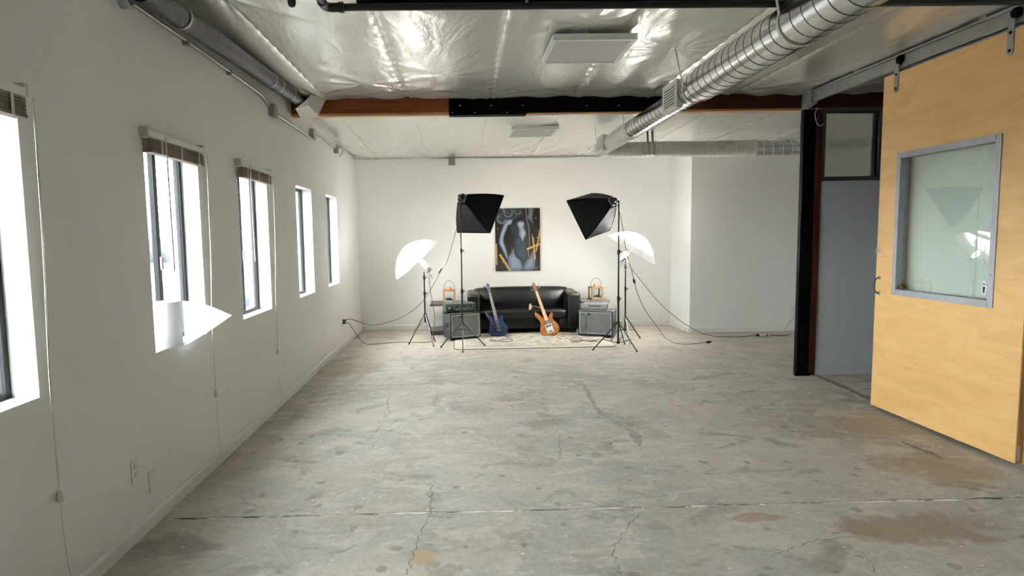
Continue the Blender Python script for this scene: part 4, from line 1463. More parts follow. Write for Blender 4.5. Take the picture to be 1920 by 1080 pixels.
def backfn(s, t):
    # t walks round the profile, s along the length
    prof = [(SF + 0.42, 0.36), (SF + 0.43, 0.50), (SF + 0.47, 0.66), (SF + 0.51, 0.705), (SF + 0.56, 0.718), (SB - 0.03, 0.69), (SB, 0.62), (SB, 0.10)]
    u_ = t * (len(prof) - 1)
    i = min(int(u_), len(prof) - 2)
    q = u_ - i
    y = prof[i][0] * (1 - q) + prof[i + 1][0] * q
    z = prof[i][1] * (1 - q) + prof[i + 1][1] * q
    e = 1 - (2 * s - 1) ** 10
    spread = 0.075 * max(0, (z - 0.38) / 0.33)
    x0, x1 = SX0 + AW - spread, SX1 - AW + spread
    puff = -0.03 * math.sin(PI * min(max((z - 0.36) / 0.34, 0), 1)) * (1 - (2 * s - 1) ** 4) if t < 0.55 else 0
    return (x0 + (x1 - x0) * s, y + puff + 0.02 * (1 - e), z - 0.02 * (1 - e) + 0.012 * math.sin(PI * s))


bk.grid(40, 28, backfn)
bk.build('back_cushion', M['leather'], sofa, world=True, solid=0.02)
for x0, x1 in ((SX0, SX0 + AW), (SX1 - AW, SX1)):
    m = MB()
    zt0, zt1 = 0.655, 0.675
    m.hexa([(x0, SF - 0.02, 0.075), (x1, SF - 0.02, 0.075), (x1, SB, 0.075), (x0, SB, 0.075)],
           [(x0, SF - 0.02, zt0), (x1, SF - 0.02, zt0), (x1, SB, zt1), (x0, SB, zt1)])
    m.build('arm', M['leather'], sofa, world=True, bevel=0.045, seg=5)
for x in (SX0 + 0.10, SX1 - 0.10):
    for y in (SF + 0.05, SB - 0.06):
        MB().box((x - 0.04, y - 0.03, RUGZ if y < RY1 and RX0 < x < RX1 else 0.0), (x + 0.04, y + 0.03, 0.08)).build('foot', M['black_plastic'], sofa, world=True)


# ================================================================== GUITARS
def guitar(name, label, p0, p1, bodymat, neckmat, fbmat, kind):
    p0, p1 = Vector(p0), Vector(p1)
    L = (p1 - p0).length
    z = (p1 - p0).normalized()
    y = Vector((0.05 if kind == 'orange' else -0.1, 1, 0))
    y = (y - z * y.dot(z)).normalized()
    x = y.cross(z)
    k = L / 1.10
    g = thing(name, tuple(p0), label, 'guitar', 'bass guitars leaning on the sofa')
    g.matrix_world = basis(p0, x * k, y * k, z * k)
    if kind == 'orange':
        out = [(0.0, 0.0), (0.085, 0.006), (0.150, 0.045), (0.172, 0.11), (0.155, 0.19), (0.122, 0.255), (0.118, 0.31), (0.142, 0.375), (0.136, 0.41), (0.105, 0.408), (0.07, 0.37), (0.04, 0.345),
               (-0.035, 0.36), (-0.065, 0.395), (-0.095, 0.455), (-0.135, 0.505), (-0.165, 0.495), (-0.165, 0.44), (-0.138, 0.37), (-0.120, 0.30), (-0.145, 0.22), (-0.174, 0.13), (-0.155, 0.05), (-0.09, 0.008)]
    else:
        out = [(0.0, 0.0), (0.09, 0.008), (0.158, 0.06), (0.175, 0.13), (0.155, 0.20), (0.125, 0.26), (0.128, 0.32), (0.150, 0.37), (0.120, 0.385), (0.08, 0.365), (0.04, 0.35),
               (-0.035, 0.36), (-0.07, 0.39), (-0.12, 0.455), (-0.165, 0.52), (-0.172, 0.49), (-0.150, 0.40), (-0.122, 0.31), (-0.145, 0.22), (-0.178, 0.14), (-0.160, 0.05), (-0.09, 0.008)]
    pl2 = [(p.x, p.y) for p in spline([(a, b, 0) for a, b in out], 5, True)]
    MB().prism(pl2, -0.02, 0.022, smooth=True).build('body', bodymat, g, bevel=0.008, seg=3)
    nk = MB()
    nk.hexa([(-0.032, -0.030, 0.30), (0.032, -0.030, 0.30), (0.026, 0.0, 0.30), (-0.026, 0.0, 0.30)], [(-0.022, -0.026, 0.905), (0.022, -0.026, 0.905), (0.018, -0.006, 0.905), (-0.018, -0.006, 0.905)])
    nk.build('neck', neckmat, g, bevel=0.006, seg=3)
    MB().hexa([(-0.033, -0.036, 0.295), (0.033, -0.036, 0.295), (0.033, -0.030, 0.295), (-0.033, -0.030, 0.295)], [(-0.022, -0.031, 0.90), (0.022, -0.031, 0.90), (0.022, -0.026, 0.90), (-0.022, -0.026, 0.90)]).build('fingerboard', fbmat, g)
    zf, zz = [], 0.90
    nut, bridge = 0.90, 0.90 - 0.80
    m = MB()
    for i in range(1, 21):
        q = nut - (nut - bridge) * (1 - 2 ** (-i / 12))
        if q < 0.30:
            break
        y0 = -0.0312 - 0.005 * (0.90 - q) / 0.605
        w = 0.022 + 0.011 * (0.90 - q) / 0.605
        m.box((-w, y0 - 0.0012, q - 0.001), (w, y0, q + 0.001))
    m.build('frets', M['fret'], g, kind='stuff')
    hs = [(-0.022, 0.90), (0.022, 0.90), (0.029, 0.935), (0.032, 0.99), (0.028, 1.05), (0.012, 1.095), (-0.016, 1.085), (-0.030, 1.05), (-0.033, 0.99), (-0.029, 0.935)]
    hb = MB().prism([(p.x, p.y) for p in spline([(a, b, 0) for a, b in hs], 3, True)], -0.024, -0.008).build('headstock', bodymat if kind == 'blue' else M['lantern_dark'], g, bevel=0.003)
    for i, zq in enumerate((0.955, 0.995, 1.04)):
        for s in ((-1, 1) if i < 2 else (-1,)):
            MB().tube([(s * 0.03, -0.016, zq), (s * 0.062, -0.016, zq)], 0.004, 6).tube([(s * 0.058, -0.016, zq - 0.001), (s * 0.085, -0.016, zq)], [0.011, 0.014], 8).build('tuner', M['chrome'] if kind == 'orange' else M['black_plastic'], hb)
            MB().tube([(s * 0.018, -0.024, zq), (s * 0.018, -0.036, zq)], 0.005, 8).build('tuner_post', M['chrome'], hb)
    for i in range(4):
        x0 = -0.015 + 0.01 * i
        MB().tube([(x0 * 1.5, -0.044, 0.10), (x0, -0.034, 0.90)], 0.0011, 5).build('string', M['chrome'], g)
    if kind == 'orange':
        MB().box((-0.052, -0.026, 0.225), (0.052, -0.020, 0.29)).build('pickup_cover', M['rosewood'], g, bevel=0.002)
        pl3 = MB().box((-0.062, -0.028, 0.045), (0.062, -0.020, 0.215)).build('control_plate', M['plate'], g, bevel=0.003)
        MB().box((-0.048, -0.034, 0.158), (0.048, -0.028, 0.20)).build('pickup', M['black_plastic'], g, bevel=0.003)
        MB().box((-0.036, -0.038, 0.062), (0.036, -0.028, 0.085)).build('bridge', M['dark_silver'], g, bevel=0.003)
        for (a, b) in ((0.105, 0.20), (0.125, 0.155), (0.095, 0.14), (0.125, 0.10)):
            MB().lathe([(0.012, 0), (0.011, 0.016), (0.001, 0.017)], 12, frame_z((a, -0.02, b), (0, -1, 0), (0, 0, 1))).build('knob', M['chrome'], g)
    else:
        MB().box((-0.045, -0.028, 0.245), (0.045, -0.020, 0.275)).build('pickup', M['black_plastic'], g, bevel=0.003)
        MB().box((-0.05, -0.028, 0.165), (0.05, -0.020, 0.195)).build('pickup', M['black_plastic'], g, bevel=0.003)
        MB().box((-0.045, -0.036, 0.085), (0.045, -0.020, 0.13)).build('bridge', M['black_plastic'], g, bevel=0.003)
        for (a, b) in ((0.11, 0.19), (0.13, 0.15), (0.125, 0.105)):
            MB().lathe([(0.012, 0), (0.011, 0.016), (0.001, 0.017)], 12, frame_z((a, -0.02, b), (0, -1, 0), (0, 0, 1))).build('knob', M['black_plastic'], g)
    return g


g0 = at(1035, 633, Z=0.02)
g0.y = 9.34
g0 = at(1035, 632.5, Y=9.34)
g0.z = RUGZ + 0.004
go = guitar('bass_guitar', 'amber wooden bass guitar with a pale maple neck leaning on the sofa', g0, at(999.5, 530, Y=9.84), M['orange_guitar'], M['maple'], M['maple'], 'orange')
MB().tube(spline([(-0.03, -0.028, 0.55), (-0.10, -0.045, 0.60), (-0.155, -0.035, 0.63), (-0.12, 0.01, 0.55), (-0.15, 0.022, 0.495)], 6), 0.017, 8).build('strap', M['black_plastic'], go)
MB().prism([(p.x, p.y) for p in spline([(-0.235, 0.585, 0), (-0.215, 0.665, 0), (-0.175, 0.70, 0), (-0.165, 0.63, 0), (-0.195, 0.595, 0)], 4, True)], -0.044, -0.036).build('strap_end', M['tan'], go)
g1 = at(938, 633, Y=9.36)
g1.z = RUGZ + 0.004
guitar('bass_guitar', 'dark blue bass guitar leaning on the left half of the sofa', g1, at(913.5, 532, Y=9.84), M['blue_guitar'], M['rosewood'], M['rosewood'], 'blue')


# ================================================================== AMPLIFIERS
def cabinet(t, w, d, h, lift, wires=(24, 18), logo='tl'):
    """speaker cabinet in local space: front face at y=0 looking to -y, left front corner at the origin"""
    MB().box((0, 0.012, lift), (w, d, h)).build('shell', M['tolex'], t, bevel=0.012, seg=3)
    rim = MB()
    a, b = 0.022, 0.034
    rim.box((a, -0.002, lift + a), (b, 0.014, h - a)).box((w - b, -0.002, lift + a), (w - a, 0.014, h - a))
    rim.box((b, -0.002, lift + a), (w - b, 0.014, lift + b)).box((b, -0.002, h - b), (w - b, 0.014, h - a))
    rim.build('grille_rim', M['grille_rim'], t, bevel=0.002)
    edge = MB()
    edge.box((0.002, 0.0, lift + 0.002), (a, 0.013, h - 0.002)).box((w - a, 0.0, lift + 0.002), (w - 0.002, 0.013, h - 0.002))
    edge.box((a, 0.0, lift + 0.002), (w - a, 0.013, lift + a)).box((a, 0.0, h - a), (w - a, 0.013, h - 0.002))
    edge.build('front_edge', M['tolex'], t)
    MB().box((b, 0.006, lift + b), (w - b, 0.0125, h - b)).build('grille_cloth', M['grille_black'], t)
    gr = MB()
    nx, nz = wires
    for i in range(1, nx):
        x = b + (w - 2 * b) * i / nx
        gr.box((x - 0.0021, 0.001, lift + b), (x + 0.0021, 0.006, h - b))
    for i in range(1, nz):
        z = lift + b + (h - 2 * b - lift) * i / nz
        gr.box((b, 0.0, z - 0.0021), (w - b, 0.005, z + 0.0021))
    gr.build('grille_wires', M['grille_wire'], t, kind='stuff')
    bd = MB().box((b + 0.012, -0.003, h - b - 0.034), (b + 0.15, 0.0, h - b - 0.006)).build('badge', M['grille_black'], t)
    for i, (x, ww) in enumerate(((0.02, 0.02), (0.05, 0.012), (0.067, 0.012), (0.084, 0.012), (0.101, 0.012))):
        MB().box((b + x, -0.0045, h - b - 0.027), (b + x + ww, -0.003, h - b - 0.013)).build('badge_mark', M['panel_print'], bd)
    # recessed side handles
    for xs, s in ((0, -1), (w, 1)):
        MB().box((xs - 0.003 * (s < 0), d * 0.5 - 0.09, h * 0.5 - 0.02), (xs + 0.003 * (s > 0), d * 0.5 + 0.09, h * 0.5 + 0.045)).build('handle_cup', M['grille_black'], t, bevel=0.001)
        MB().box((xs + s * 0.003, d * 0.5 - 0.06, h * 0.5 + 0.006), (xs + s * 0.016, d * 0.5 + 0.06, h * 0.5 + 0.022)).build('side_handle', M['black_plastic'], t, bevel=0.004)
    for x in (0.03, w - 0.03):
        for y in (0.05, d - 0.05):
            MB().lathe([(0.018, 0), (0.02, lift)], 10, Matrix.Translation((x, y, 0))).build('foot', M['black_rubber'], t)


fl_, fr_ = at(845, 640, Z=0.0), at(903, 636, Z=0.0)
ang1 = math.atan2(fr_.y - fl_.y, fr_.x - fl_.x) 
ang1 = 0.36
w1 = 0.50
c1 = thing('bass_cabinet', (fl_.x, fl_.y, RUGZ), 'black bass cabinet with a wire grid grille under the green amplifier head', 'amplifier', None, None, ang1)
H1 = 0.405
cabinet(c1, w1, 0.37, H1, 0.018, (24, 18))


def loc1(x, y, z):
    return Vector((fl_.x + x * math.cos(ang1) - y * math.sin(ang1), fl_.y + x * math.sin(ang1) + y * math.cos(ang1), RUGZ + z))


ah = thing('amplifier_head', tuple(loc1(-0.03, 0.10, H1)), 'dark green amplifier head with rows of knobs on the left cabinet', 'amplifier', None, None, ang1 - 0.14)
AWd, AD, AH = 0.475, 0.28, 0.140
MB().box((0, 0.006, 0.008), (AWd, AD, AH)).build('case', M['green_case'], ah, bevel=0.006)
pn = MB().box((0.012, 0.0, 0.016), (AWd - 0.012, 0.008, AH - 0.008)).build('front_panel', M['green_panel'], ah, bevel=0.002)
for x in (0.04, AWd - 0.04):
    for y in (0.04, AD - 0.04):
        MB().lathe([(0.014, 0), (0.015, 0.009)], 8, Matrix.Translation((x, y, 0))).build('foot', M['black_rubber'], ah)
MB().lathe([(0.016, 0), (0.014, 0.018), (0.001, 0.02)], 14, frame_z((0.055, 0, AH * 0.55), (0, -1, 0), (0, 0, 1))).build('large_knob', M['chrome'], ah)
for i in range(9):
    x = 0.13 + i * 0.037
    for z in ((0.045, 0.098) if i % 3 != 1 else (0.045,)):
        MB().lathe([(0.011, 0), (0.0095, 0.014), (0.001, 0.015)], 12, frame_z((x, 0, z), (0, -1, 0), (0, 0, 1))).build('knob', M['dark_silver'] if (i + int(z * 100)) % 2 else M['black_plastic'], ah)
    MB().box((x - 0.012, -0.001, 0.067), (x + 0.012, 0.0, 0.072)).build('printed_legend', M['panel_print'], ah)
for x in (0.165, 0.335):
    MB().box((x, -0.0015, 0.082), (x + 0.035, 0.0, 0.118)).build('display_window', M['black_plastic'], ah)

fr2 = at(1084, 631, Z=0.0)
ang2 = -0.42
w2 = 0.535
c2 = thing('combo_amplifier', (fr2.x, fr2.y, RUGZ), 'black combo amplifier with a silver grid grille at the right of the sofa', 'amplifier', None, None, ang2)
H2 = 0.400
cabinet(c2, w2, 0.36, H2, 0.018, (26, 19))
MB().tube(spline([(0.115, -0.012, H2 - 0.06), (0.13, -0.016, 0.25), (0.125, -0.014, 0.12), (0.11, -0.012, 0.03)], 6), 0.004, 6).build('dangling_cord', M['cable'], c2)


def loc2(x, y, z):
    return Vector((fr2.x + x * math.cos(ang2) - y * math.sin(ang2), fr2.y + x * math.sin(ang2) + y * math.cos(ang2), RUGZ + z))


rk = thing('rack_amplifier', tuple(loc2(0.06, 0.07, H2)), 'slim silver rack amplifier lying on top of the combo amplifier', 'amplifier', None, None, ang2 + 0.12)
MB().box((0, 0.005, 0.008), (0.375, 0.24, 0.098)).build('case', M['silver'], rk, bevel=0.004)
MB().box((0.004, 0.0, 0.012), (0.371, 0.006, 0.094)).build('front_panel', M['silver'], rk, bevel=0.002)
MB().box((0.09, -0.001, 0.056), (0.28, 0.0, 0.076)).build('display', M['dark_silver'], rk)
MB().box((0.37, 0.06, 0.035), (0.379, 0.12, 0.075)).build('side_vent', M['dark_silver'], rk)
for i in range(8):
    MB().lathe([(0.007, 0), (0.006, 0.01), (0.001, 0.011)], 10, frame_z((0.03 + i * 0.045, 0, 0.034), (0, -1, 0), (0, 0, 1))).build('knob', M['dark_silver'], rk)
for x in (0.03, 0.345):
    for y in (0.03, 0.21):
        MB().lathe([(0.012, 0), (0.012, 0.009)], 8, Matrix.Translation((x, y, 0))).build('foot', M['black_rubber'], rk)


# ================================================================== SIDE TABLES, LANTERNS
def side_table(x0, x1, y0, y1, label, topmat):
    t = thing('side_table', ((x0 + x1) / 2, (y0 + y1) / 2, 0), label, 'table', 'low tables beside the sofa')
    MB().box((x0, y0, 0.475), (x1, y1, 0.515)).build('table_top', topmat, t, world=True, bevel=0.004)
    MB().box((x0, y0, 0.012), (x1, y1, 0.075)).build('lower_shelf', M['dark_table'], t, world=True, bevel=0.004)
    for x in (x0 + 0.22, x1 - 0.04):
        for y in (y0 + 0.2, y1 - 0.03):
            MB().box((x - 0.02, y - 0.02, 0.0), (x + 0.02, y + 0.02, 0.475)).build('leg', M['dark_table'], t, world=True)
    return t


ta = at(806, 574, Y=9.66)
side_table(ta.x, SX0 - 0.03, 9.66, 10.12, 'dark low table at the left of the sofa, behind the green amplifier', M['dark_table'])
tb0, tb1 = at(1091, 566, Y=9.72), at(1141, 566, Y=9.72)
side_table(SX1 + 0.03, tb1.x + 0.03, 9.74, 10.14, 'low table with sheen painted grey on its top, right of the sofa under a lantern', M['table_sheen'])


def lantern(c, label, leafmat, seed, rz):
    t = thing('lantern', tuple(c), label, 'lantern', 'wooden lanterns with plants', None, rz)
    W, Hh = 0.100, 0.215
    MB().box((-W - 0.004, -W - 0.004, 0), (W + 0.004, W + 0.004, 0.022)).build('base', M['lantern_dark'], t, bevel=0.003)
    for sx_ in (-1, 1):
        for sy in (-1, 1):
            MB().box((sx_ * W, sy * W, 0.022), (sx_ * (W - 0.022), sy * (W - 0.022), Hh - 0.02)).build('post', M['lantern'], t, bevel=0.002)
    tp = MB()
    w = 0.026
    tp.box((-W - 0.003, -W - 0.003, Hh - 0.02), (W + 0.003, -W + w, Hh)).box((-W - 0.003, W - w, Hh - 0.02), (W + 0.003, W + 0.003, Hh))
    tp.box((-W - 0.003, -W + w, Hh - 0.02), (-W + w, W - w, Hh)).box((W - w, -W + w, Hh - 0.02), (W + 0.003, W - w, Hh))
    tp.build('top_frame', M['lantern'], t, bevel=0.002)
    MB().lathe([(0.050, Hh), (0.048, Hh + 0.012), (0.036, Hh + 0.016), (0.036, Hh + 0.036), (0.028, Hh + 0.04)], 20).build('cap', M['copper'], t)
    for s, axis in ((-1, 0), (1, 0), (-1, 1), (1, 1)):
        o = s * (W - 0.011)
        m = MB()
        if axis == 0:
            m.box((o - 0.001, -W + 0.022, 0.022), (o + 0.001, W - 0.022, Hh - 0.02))
        else:
            m.box((-W + 0.022, o - 0.001, 0.022), (W - 0.022, o + 0.001, Hh - 0.02))
        m.build('glass_pane', M['glass'], t)
    arc = [(0.088 * math.cos(a), 0, Hh + 0.02 + 0.125 * math.sin(a) - (0.02 if a in (0, PI) else 0)) for a in np.linspace(0, PI, 21)]
    MB().tube([(0.088, 0, Hh - 0.01)] + arc + [(-0.088, 0, Hh - 0.01)], 0.0032, 8).build('wire_handle', M['wire'], t)
    MB().lathe([(0.075, 0.022), (0.07, 0.034), (0.001, 0.040)], 18).build('sand_bed', M['white_stone'], t)
    r = random.Random(seed)
    for i in range(26):
        a, l = r.uniform(0, 2 * PI), r.uniform(0.035, 0.085)
        el = r.uniform(0.25, 1.35)
        d = Vector((math.cos(a) * math.cos(el), math.sin(a) * math.cos(el), math.sin(el)))
        o = Vector((r.uniform(-0.04, 0.04), r.uniform(-0.03, 0.03), 0.034))
        s_ = d.orthogonal().normalized() * r.uniform(0.007, 0.013)
        q = [o, o + d * l * 0.5 + s_, o + d * l + Vector((0, 0, -0.01)), o + d * l * 0.5 - s_]
        MB()._add(q, [(0, 1, 2, 3)]).build('leaf', leafmat, t, solid=0.0008)
    return t


lc = at(842.5, 568, Y=9.80)
lantern(Vector((lc.x, 9.80, 0.515)), 'small wooden lantern with a wire handle on the left table', M['leaf_dry'], 3, 0.0)
rc = at(1117, 567, Y=9.90)
lantern(Vector((rc.x, 9.90, 0.515)), 'small wooden lantern with a green plant on the right table', M['leaf'], 5, 0.12)


# ================================================================== CABLES
def cable(name, label, pts, r=0.0042, mat='cable', cat='cable', grp=None):
    P = spline(pts, 8)
    for p in P:
        p.z = max(p.z, r)
    return tag(MB().tube(P, r, 6).build(name, M[mat], loc=P[0]), label, cat, grp)


def fl(u, v, z=0.005):
    return at(u, v, Z=z)


yw = at(642, 603, X=XL).y
cable('power_cord', 'thin cord from the left softbox sagging across to the wall outlet',
      [at(857, 425, Y=SY), at(846, 465, Y=SY), at(838, 490, Y=SY + 0.1), at(828, 505, Y=SY + 0.2), at(812, 535, Y=8.85), at(790, 568, Y=8.95), at(757, 593, Y=9.1), at(725, 605, Y=9.2), at(697, 610, Y=9.25), at(675, 604, Y=yw), at(658, 598.5, Y=yw), at(647, 600, Y=yw)])
sw = thing('inline_switch', tuple(at(825, 508, Y=SY + 0.22)), 'black inline switch on the cord of the left softbox', 'switch')
MB().tube([at(828, 503, Y=SY + 0.2), at(826, 507, Y=SY + 0.2), at(822, 512, Y=SY + 0.2)], [0.009, 0.016, 0.009], 8).build('switch_body', M['black_rubber'], sw, world=True)
cable('power_cord', 'thin cord from the left umbrella light over the floor to the wall outlet',
      [at(804, 518, Y=b1.y), at(808, 552, Y=b1.y), at(814, 585, Y=b1.y), at(815, 605, Y=b1.y), at(813, 622, Y=b1.y), fl(812, 637), fl(806, 641), fl(790, 642), fl(765, 641.5), fl(740, 642), fl(715, 644), fl(693, 645.5), fl(682, 643), at(672, 632, Y=yw + 0.05), at(663, 619, Y=yw + 0.02), at(655, 607, Y=yw), at(648, 605, Y=yw)])
for i, (u, v, lab) in enumerate(((645, 601, 'upper black plug in the outlet near the back left corner'), (645, 605.5, 'lower black plug in the outlet near the back left corner'))):
    p = at(u, v, Y=yw)
    m = MB().tube([(XL + 0.010, p.y, p.z), (XL + 0.035, p.y, p.z), (XL + 0.055, p.y, p.z)], [0.016, 0.015, 0.006], 10)
    tag(m.build('plug', M['black_rubber'], loc=(XL + 0.01, p.y, p.z)), lab, 'plug', 'plugs in the back left outlet')
cable('power_cord', 'thin cord hanging from the right softbox and ending on the floor',
      [at(1158, 383, Y=SYR), at(1163, 405, Y=SYR), at(1168, 430, Y=SYR + 0.05), at(1174, 470, Y=SYR + 0.1), at(1184, 505, Y=SYR + 0.15), at(1189, 527, Y=SYR + 0.2), at(1196, 552, Y=8.8), at(1210, 582, Y=8.9), at(1228, 607, Y=8.95), fl(1248, 634), fl(1262, 642), fl(1285, 645.5), fl(1310, 643.5), fl(1325, 641.5)])
p0, p1 = fl(1324, 641.5, 0.016), fl(1332, 640.5, 0.016)
tag(MB().tube([p0, p0.lerp(p1, .3), p1], [0.008, 0.016, 0.016], 10).build('plug', M['black_rubber'], loc=p0), 'loose black plug lying on the concrete at the end of the right cord', 'plug')
p0 = at(1189, 527, Y=SYR + 0.2)
tag(MB().tube([p0 + Vector((-0.01, 0, 0.035)), p0, p0 + Vector((0.008, 0, -0.035))], [0.009, 0.021, 0.009], 8).build('inline_switch', M['black_rubber'], loc=p0), 'round black inline switch on the cord of the right softbox', 'switch')
cable('power_cord', 'thin cord from the right umbrella light to the extension block on the floor',
      [at(1174, 486, Y=b2.y), at(1185, 505, Y=b2.y), at(1205, 530, Y=b2.y), at(1232, 563, Y=b2.y), at(1262, 591, Y=b2.y + 0.05), at(1295, 614, Y=9.08), fl(1322, 627), fl(1345, 631), fl(1385, 631.5), fl(1418, 628.5)])
ex = thing('extension_block', tuple(fl(1440, 628)), 'pale extension block with a red end on the floor by the far wall', 'extension block')
a_, b_ = fl(1423, 628.5, 0.018), fl(1443, 628, 0.018)
MB().tube([a_, b_], 0.014, 8).build('block', M['white_plastic'], ex, world=True)
MB().tube([fl(1418, 628.5, 0.018), a_], 0.018, 8).build('socket_end', M['black_rubber'], ex, world=True)
MB().tube([fl(1436, 628.2, 0.019), fl(1440, 628, 0.019)], 0.018, 8).build('red_band', plain('red_plastic', S(178, 84, 62), 0.5), ex, world=True)
cable('extension_lead', 'brown extension cord lying behind the extension block', [fl(1444, 628.5), fl(1456, 629), fl(1468, 629.5), fl(1476, 628.8), fl(1480, 626.8)], 0.006)
cable('outlet_cord', 'pale grey cord from the far right outlet down to the floor', [at(1491, 588, Y=YN - 0.03), at(1484, 600, Y=YN - 0.04), at(1476, 611, Y=YN - 0.05), fl(1471, 621)], 0.004, 'galv_pipe')
# instrument leads on the rug
rz = RUGZ + 0.004
cable('instrument_lead', 'black instrument lead coiled on the rug below the blue guitar',
      [fl(947, 631, rz), fl(957, 634, rz), fl(961, 638, rz), fl(950, 640.5, rz), fl(935, 639.5, rz), fl(924, 637.5, rz), fl(919, 638.5, rz), fl(926, 640, rz), fl(936, 638, rz), fl(950, 635.8, rz), fl(960, 636.5, rz)], 0.0038)
cable('instrument_lead', 'black instrument lead running from the amber guitar to the combo amplifier',
      [fl(1044, 633, rz), fl(1052, 636, rz), fl(1056, 630, rz), fl(1063, 634, rz), fl(1072, 637.5, rz), fl(1085, 639, rz), fl(1098, 637.5, rz), fl(1112, 638, rz), fl(1125, 636, rz), fl(1140, 638, rz), fl(1150, 641, rz)], 0.0038)
cable('instrument_lead', 'dark red instrument lead coiled on the rug in front of the combo amplifier',
      [fl(1092, 634.5, rz), fl(1078, 632, rz), fl(1072, 634, rz), fl(1082, 636, rz), fl(1094, 637.5, rz), fl(1088, 640, rz), fl(1074, 642, rz), fl(1072, 640.5, rz), fl(1090, 638.5, rz), fl(1108, 639.5, rz), fl(1120, 640.5, rz), fl(1114, 638.5, rz), fl(1103, 640, rz), fl(1126, 639.5, rz)], 0.0038, 'cable_red')

# ================================================================== PAINTING
pa, pb = at(928, 391, Y=YB - 0.03), at(1013, 507, Y=YB - 0.03)
PW, PH = pb.x - pa.x, pa.z - pb.z
pic = thing('painting', ((pa.x + pb.x) / 2, YB, pb.z), 'dark canvas painting of a torso in a bodysuit with gold strokes', 'painting')
MB().box((pa.x, YB - 0.032, pb.z), (pb.x, YB - 0.004, pa.z)).build('stretcher', M['canvas_edge'], pic, world=True)
NXP, NYP = 132, 178
gx, gy = np.meshgrid(np.linspace(135, 797, NXP + 1), np.linspace(90, 980, NYP + 1))


def seg_d(ax, ay, bx, by):
    t = np.clip(((gx - ax) * (bx - ax) + (gy - ay) * (by - ay)) / ((bx - ax) ** 2 + (by - ay) ** 2 + 1e-9), 0, 1)
    return np.hypot(gx - ax - t * (bx - ax), gy - ay - t * (by - ay)), t


def poly_mask(P, soft):
    P = [(p.x, p.y) for p in spline([(a, b, 0) for a, b in P], 5, True)]
    inside = np.zeros(gx.shape, bool)
    dmin = np.full(gx.shape, 1e9)
    for (ax, ay), (bx, by) in zip(P, P[1:] + P[:1]):
        c_ = ((ay > gy) != (by > gy)) & (gx < (bx - ax) * (gy - ay) / (by - ay + 1e-12) + ax)
        inside ^= c_
        dmin = np.minimum(dmin, seg_d(ax, ay, bx, by)[0])
    sd = np.where(inside, dmin, -dmin)
    return np.clip(sd / soft + 0.5, 0, 1), sd


def lin(c):
    return np.array(S(*c)[:3])


rp = np.random.RandomState(2)
noi = rp.rand(NYP + 1, NXP + 1)
for _ in range(2):
    noi = (noi + np.roll(noi, 1, 0) + np.roll(noi, -1, 0) + np.roll(noi, 1, 1) + np.roll(noi, -1, 1)) / 5
IM = lin((24, 20, 17))[None, None] * (0.7 + 0.9 * (noi[..., None]))


def lay(mask, col):
    global IM
    col = np.asarray(col)
    IM = IM * (1 - mask[..., None]) + (col if col.ndim == 3 else col[None, None]) * mask[..., None]


def stroke(P, w, col, soft=5, amt=1.0):
    m = np.zeros(gx.shape)
    for a, b in zip(P[:-1], P[1:]):
        d, t = seg_d(*a, *b)
        m = np.maximum(m, np.clip((w / 2 - d) / soft + 0.5, 0, 1))
    lay(m * amt, lin(col))


def shade(mask_sd, lo, hi, width):
    k_ = np.clip(mask_sd / width, 0, 1)[..., None] ** 0.8
    return lin(lo)[None, None] * (1 - k_) + lin(hi)[None, None] * k_


# hair: grey curls
mk, sd = poly_mask([(140, 95), (540, 95), (530, 200), (420, 240), (290, 290), (200, 300), (140, 200)], 30)
lay(mk * 0.8, lin((62, 66, 70)))
for (cx2, cy2, r0, a0, a1, w, cl) in ((230, 240, 60, 0.2, 4.2, 22, (132, 138, 142)), (230, 240, 34, 0.5, 4.6, 12, (92, 97, 101)), (330, 150, 60, -0.6, 3.6, 20, (128, 132, 136)), (330, 150, 32, -0.2, 3.4, 10, (60, 64, 68)),
                                      (210, 130, 50, 2.6, 6.4, 16, (140, 146, 150)), (470, 130, 45, 0.2, 3.4, 16, (126, 130, 134)), (410, 190, 40, -1, 2.2, 12, (100, 104, 108)), (290, 220, 80, 3.6, 5.6, 14, (96, 100, 104))):
    aa = np.linspace(a0, a1, 16)
    stroke([(cx2 + r0 * math.cos(a), cy2 + r0 * math.sin(a)) for a in aa], w, cl, 12, 0.85)
# raised right arm
mk, sd = poly_mask([(625, 90), (705, 90), (690, 240), (695, 330), (640, 260), (605, 235), (620, 170)], 14)
lay(mk, shade(sd, (66, 74, 80), (120, 130, 138), 40))
# left arm, bent at the elbow
mk, sd = poly_mask([(310, 255), (400, 252), (385, 320), (335, 330), (300, 400), (262, 500), (262, 570), (300, 690), (318, 790), (296, 805), (262, 730), (205, 620), (188, 570), (210, 450), (255, 330)], 10)
lay(mk, shade(sd, (86, 96, 106), (160, 170, 182), 30))
# hips and thighs
mk, sd = poly_mask([(405, 660), (455, 760), (520, 850), (532, 965), (360, 972), (318, 860), (318, 790), (360, 730)], 10)
lay(mk, shade(sd, (84, 92, 102), (140, 149, 160), 60))
mk, sd = poly_mask([(690, 690), (706, 780), (722, 850), (690, 965), (560, 972), (556, 900), (600, 820), (650, 770)], 10)
lay(mk, shade(sd, (84, 92, 102), (134, 143, 154), 55))
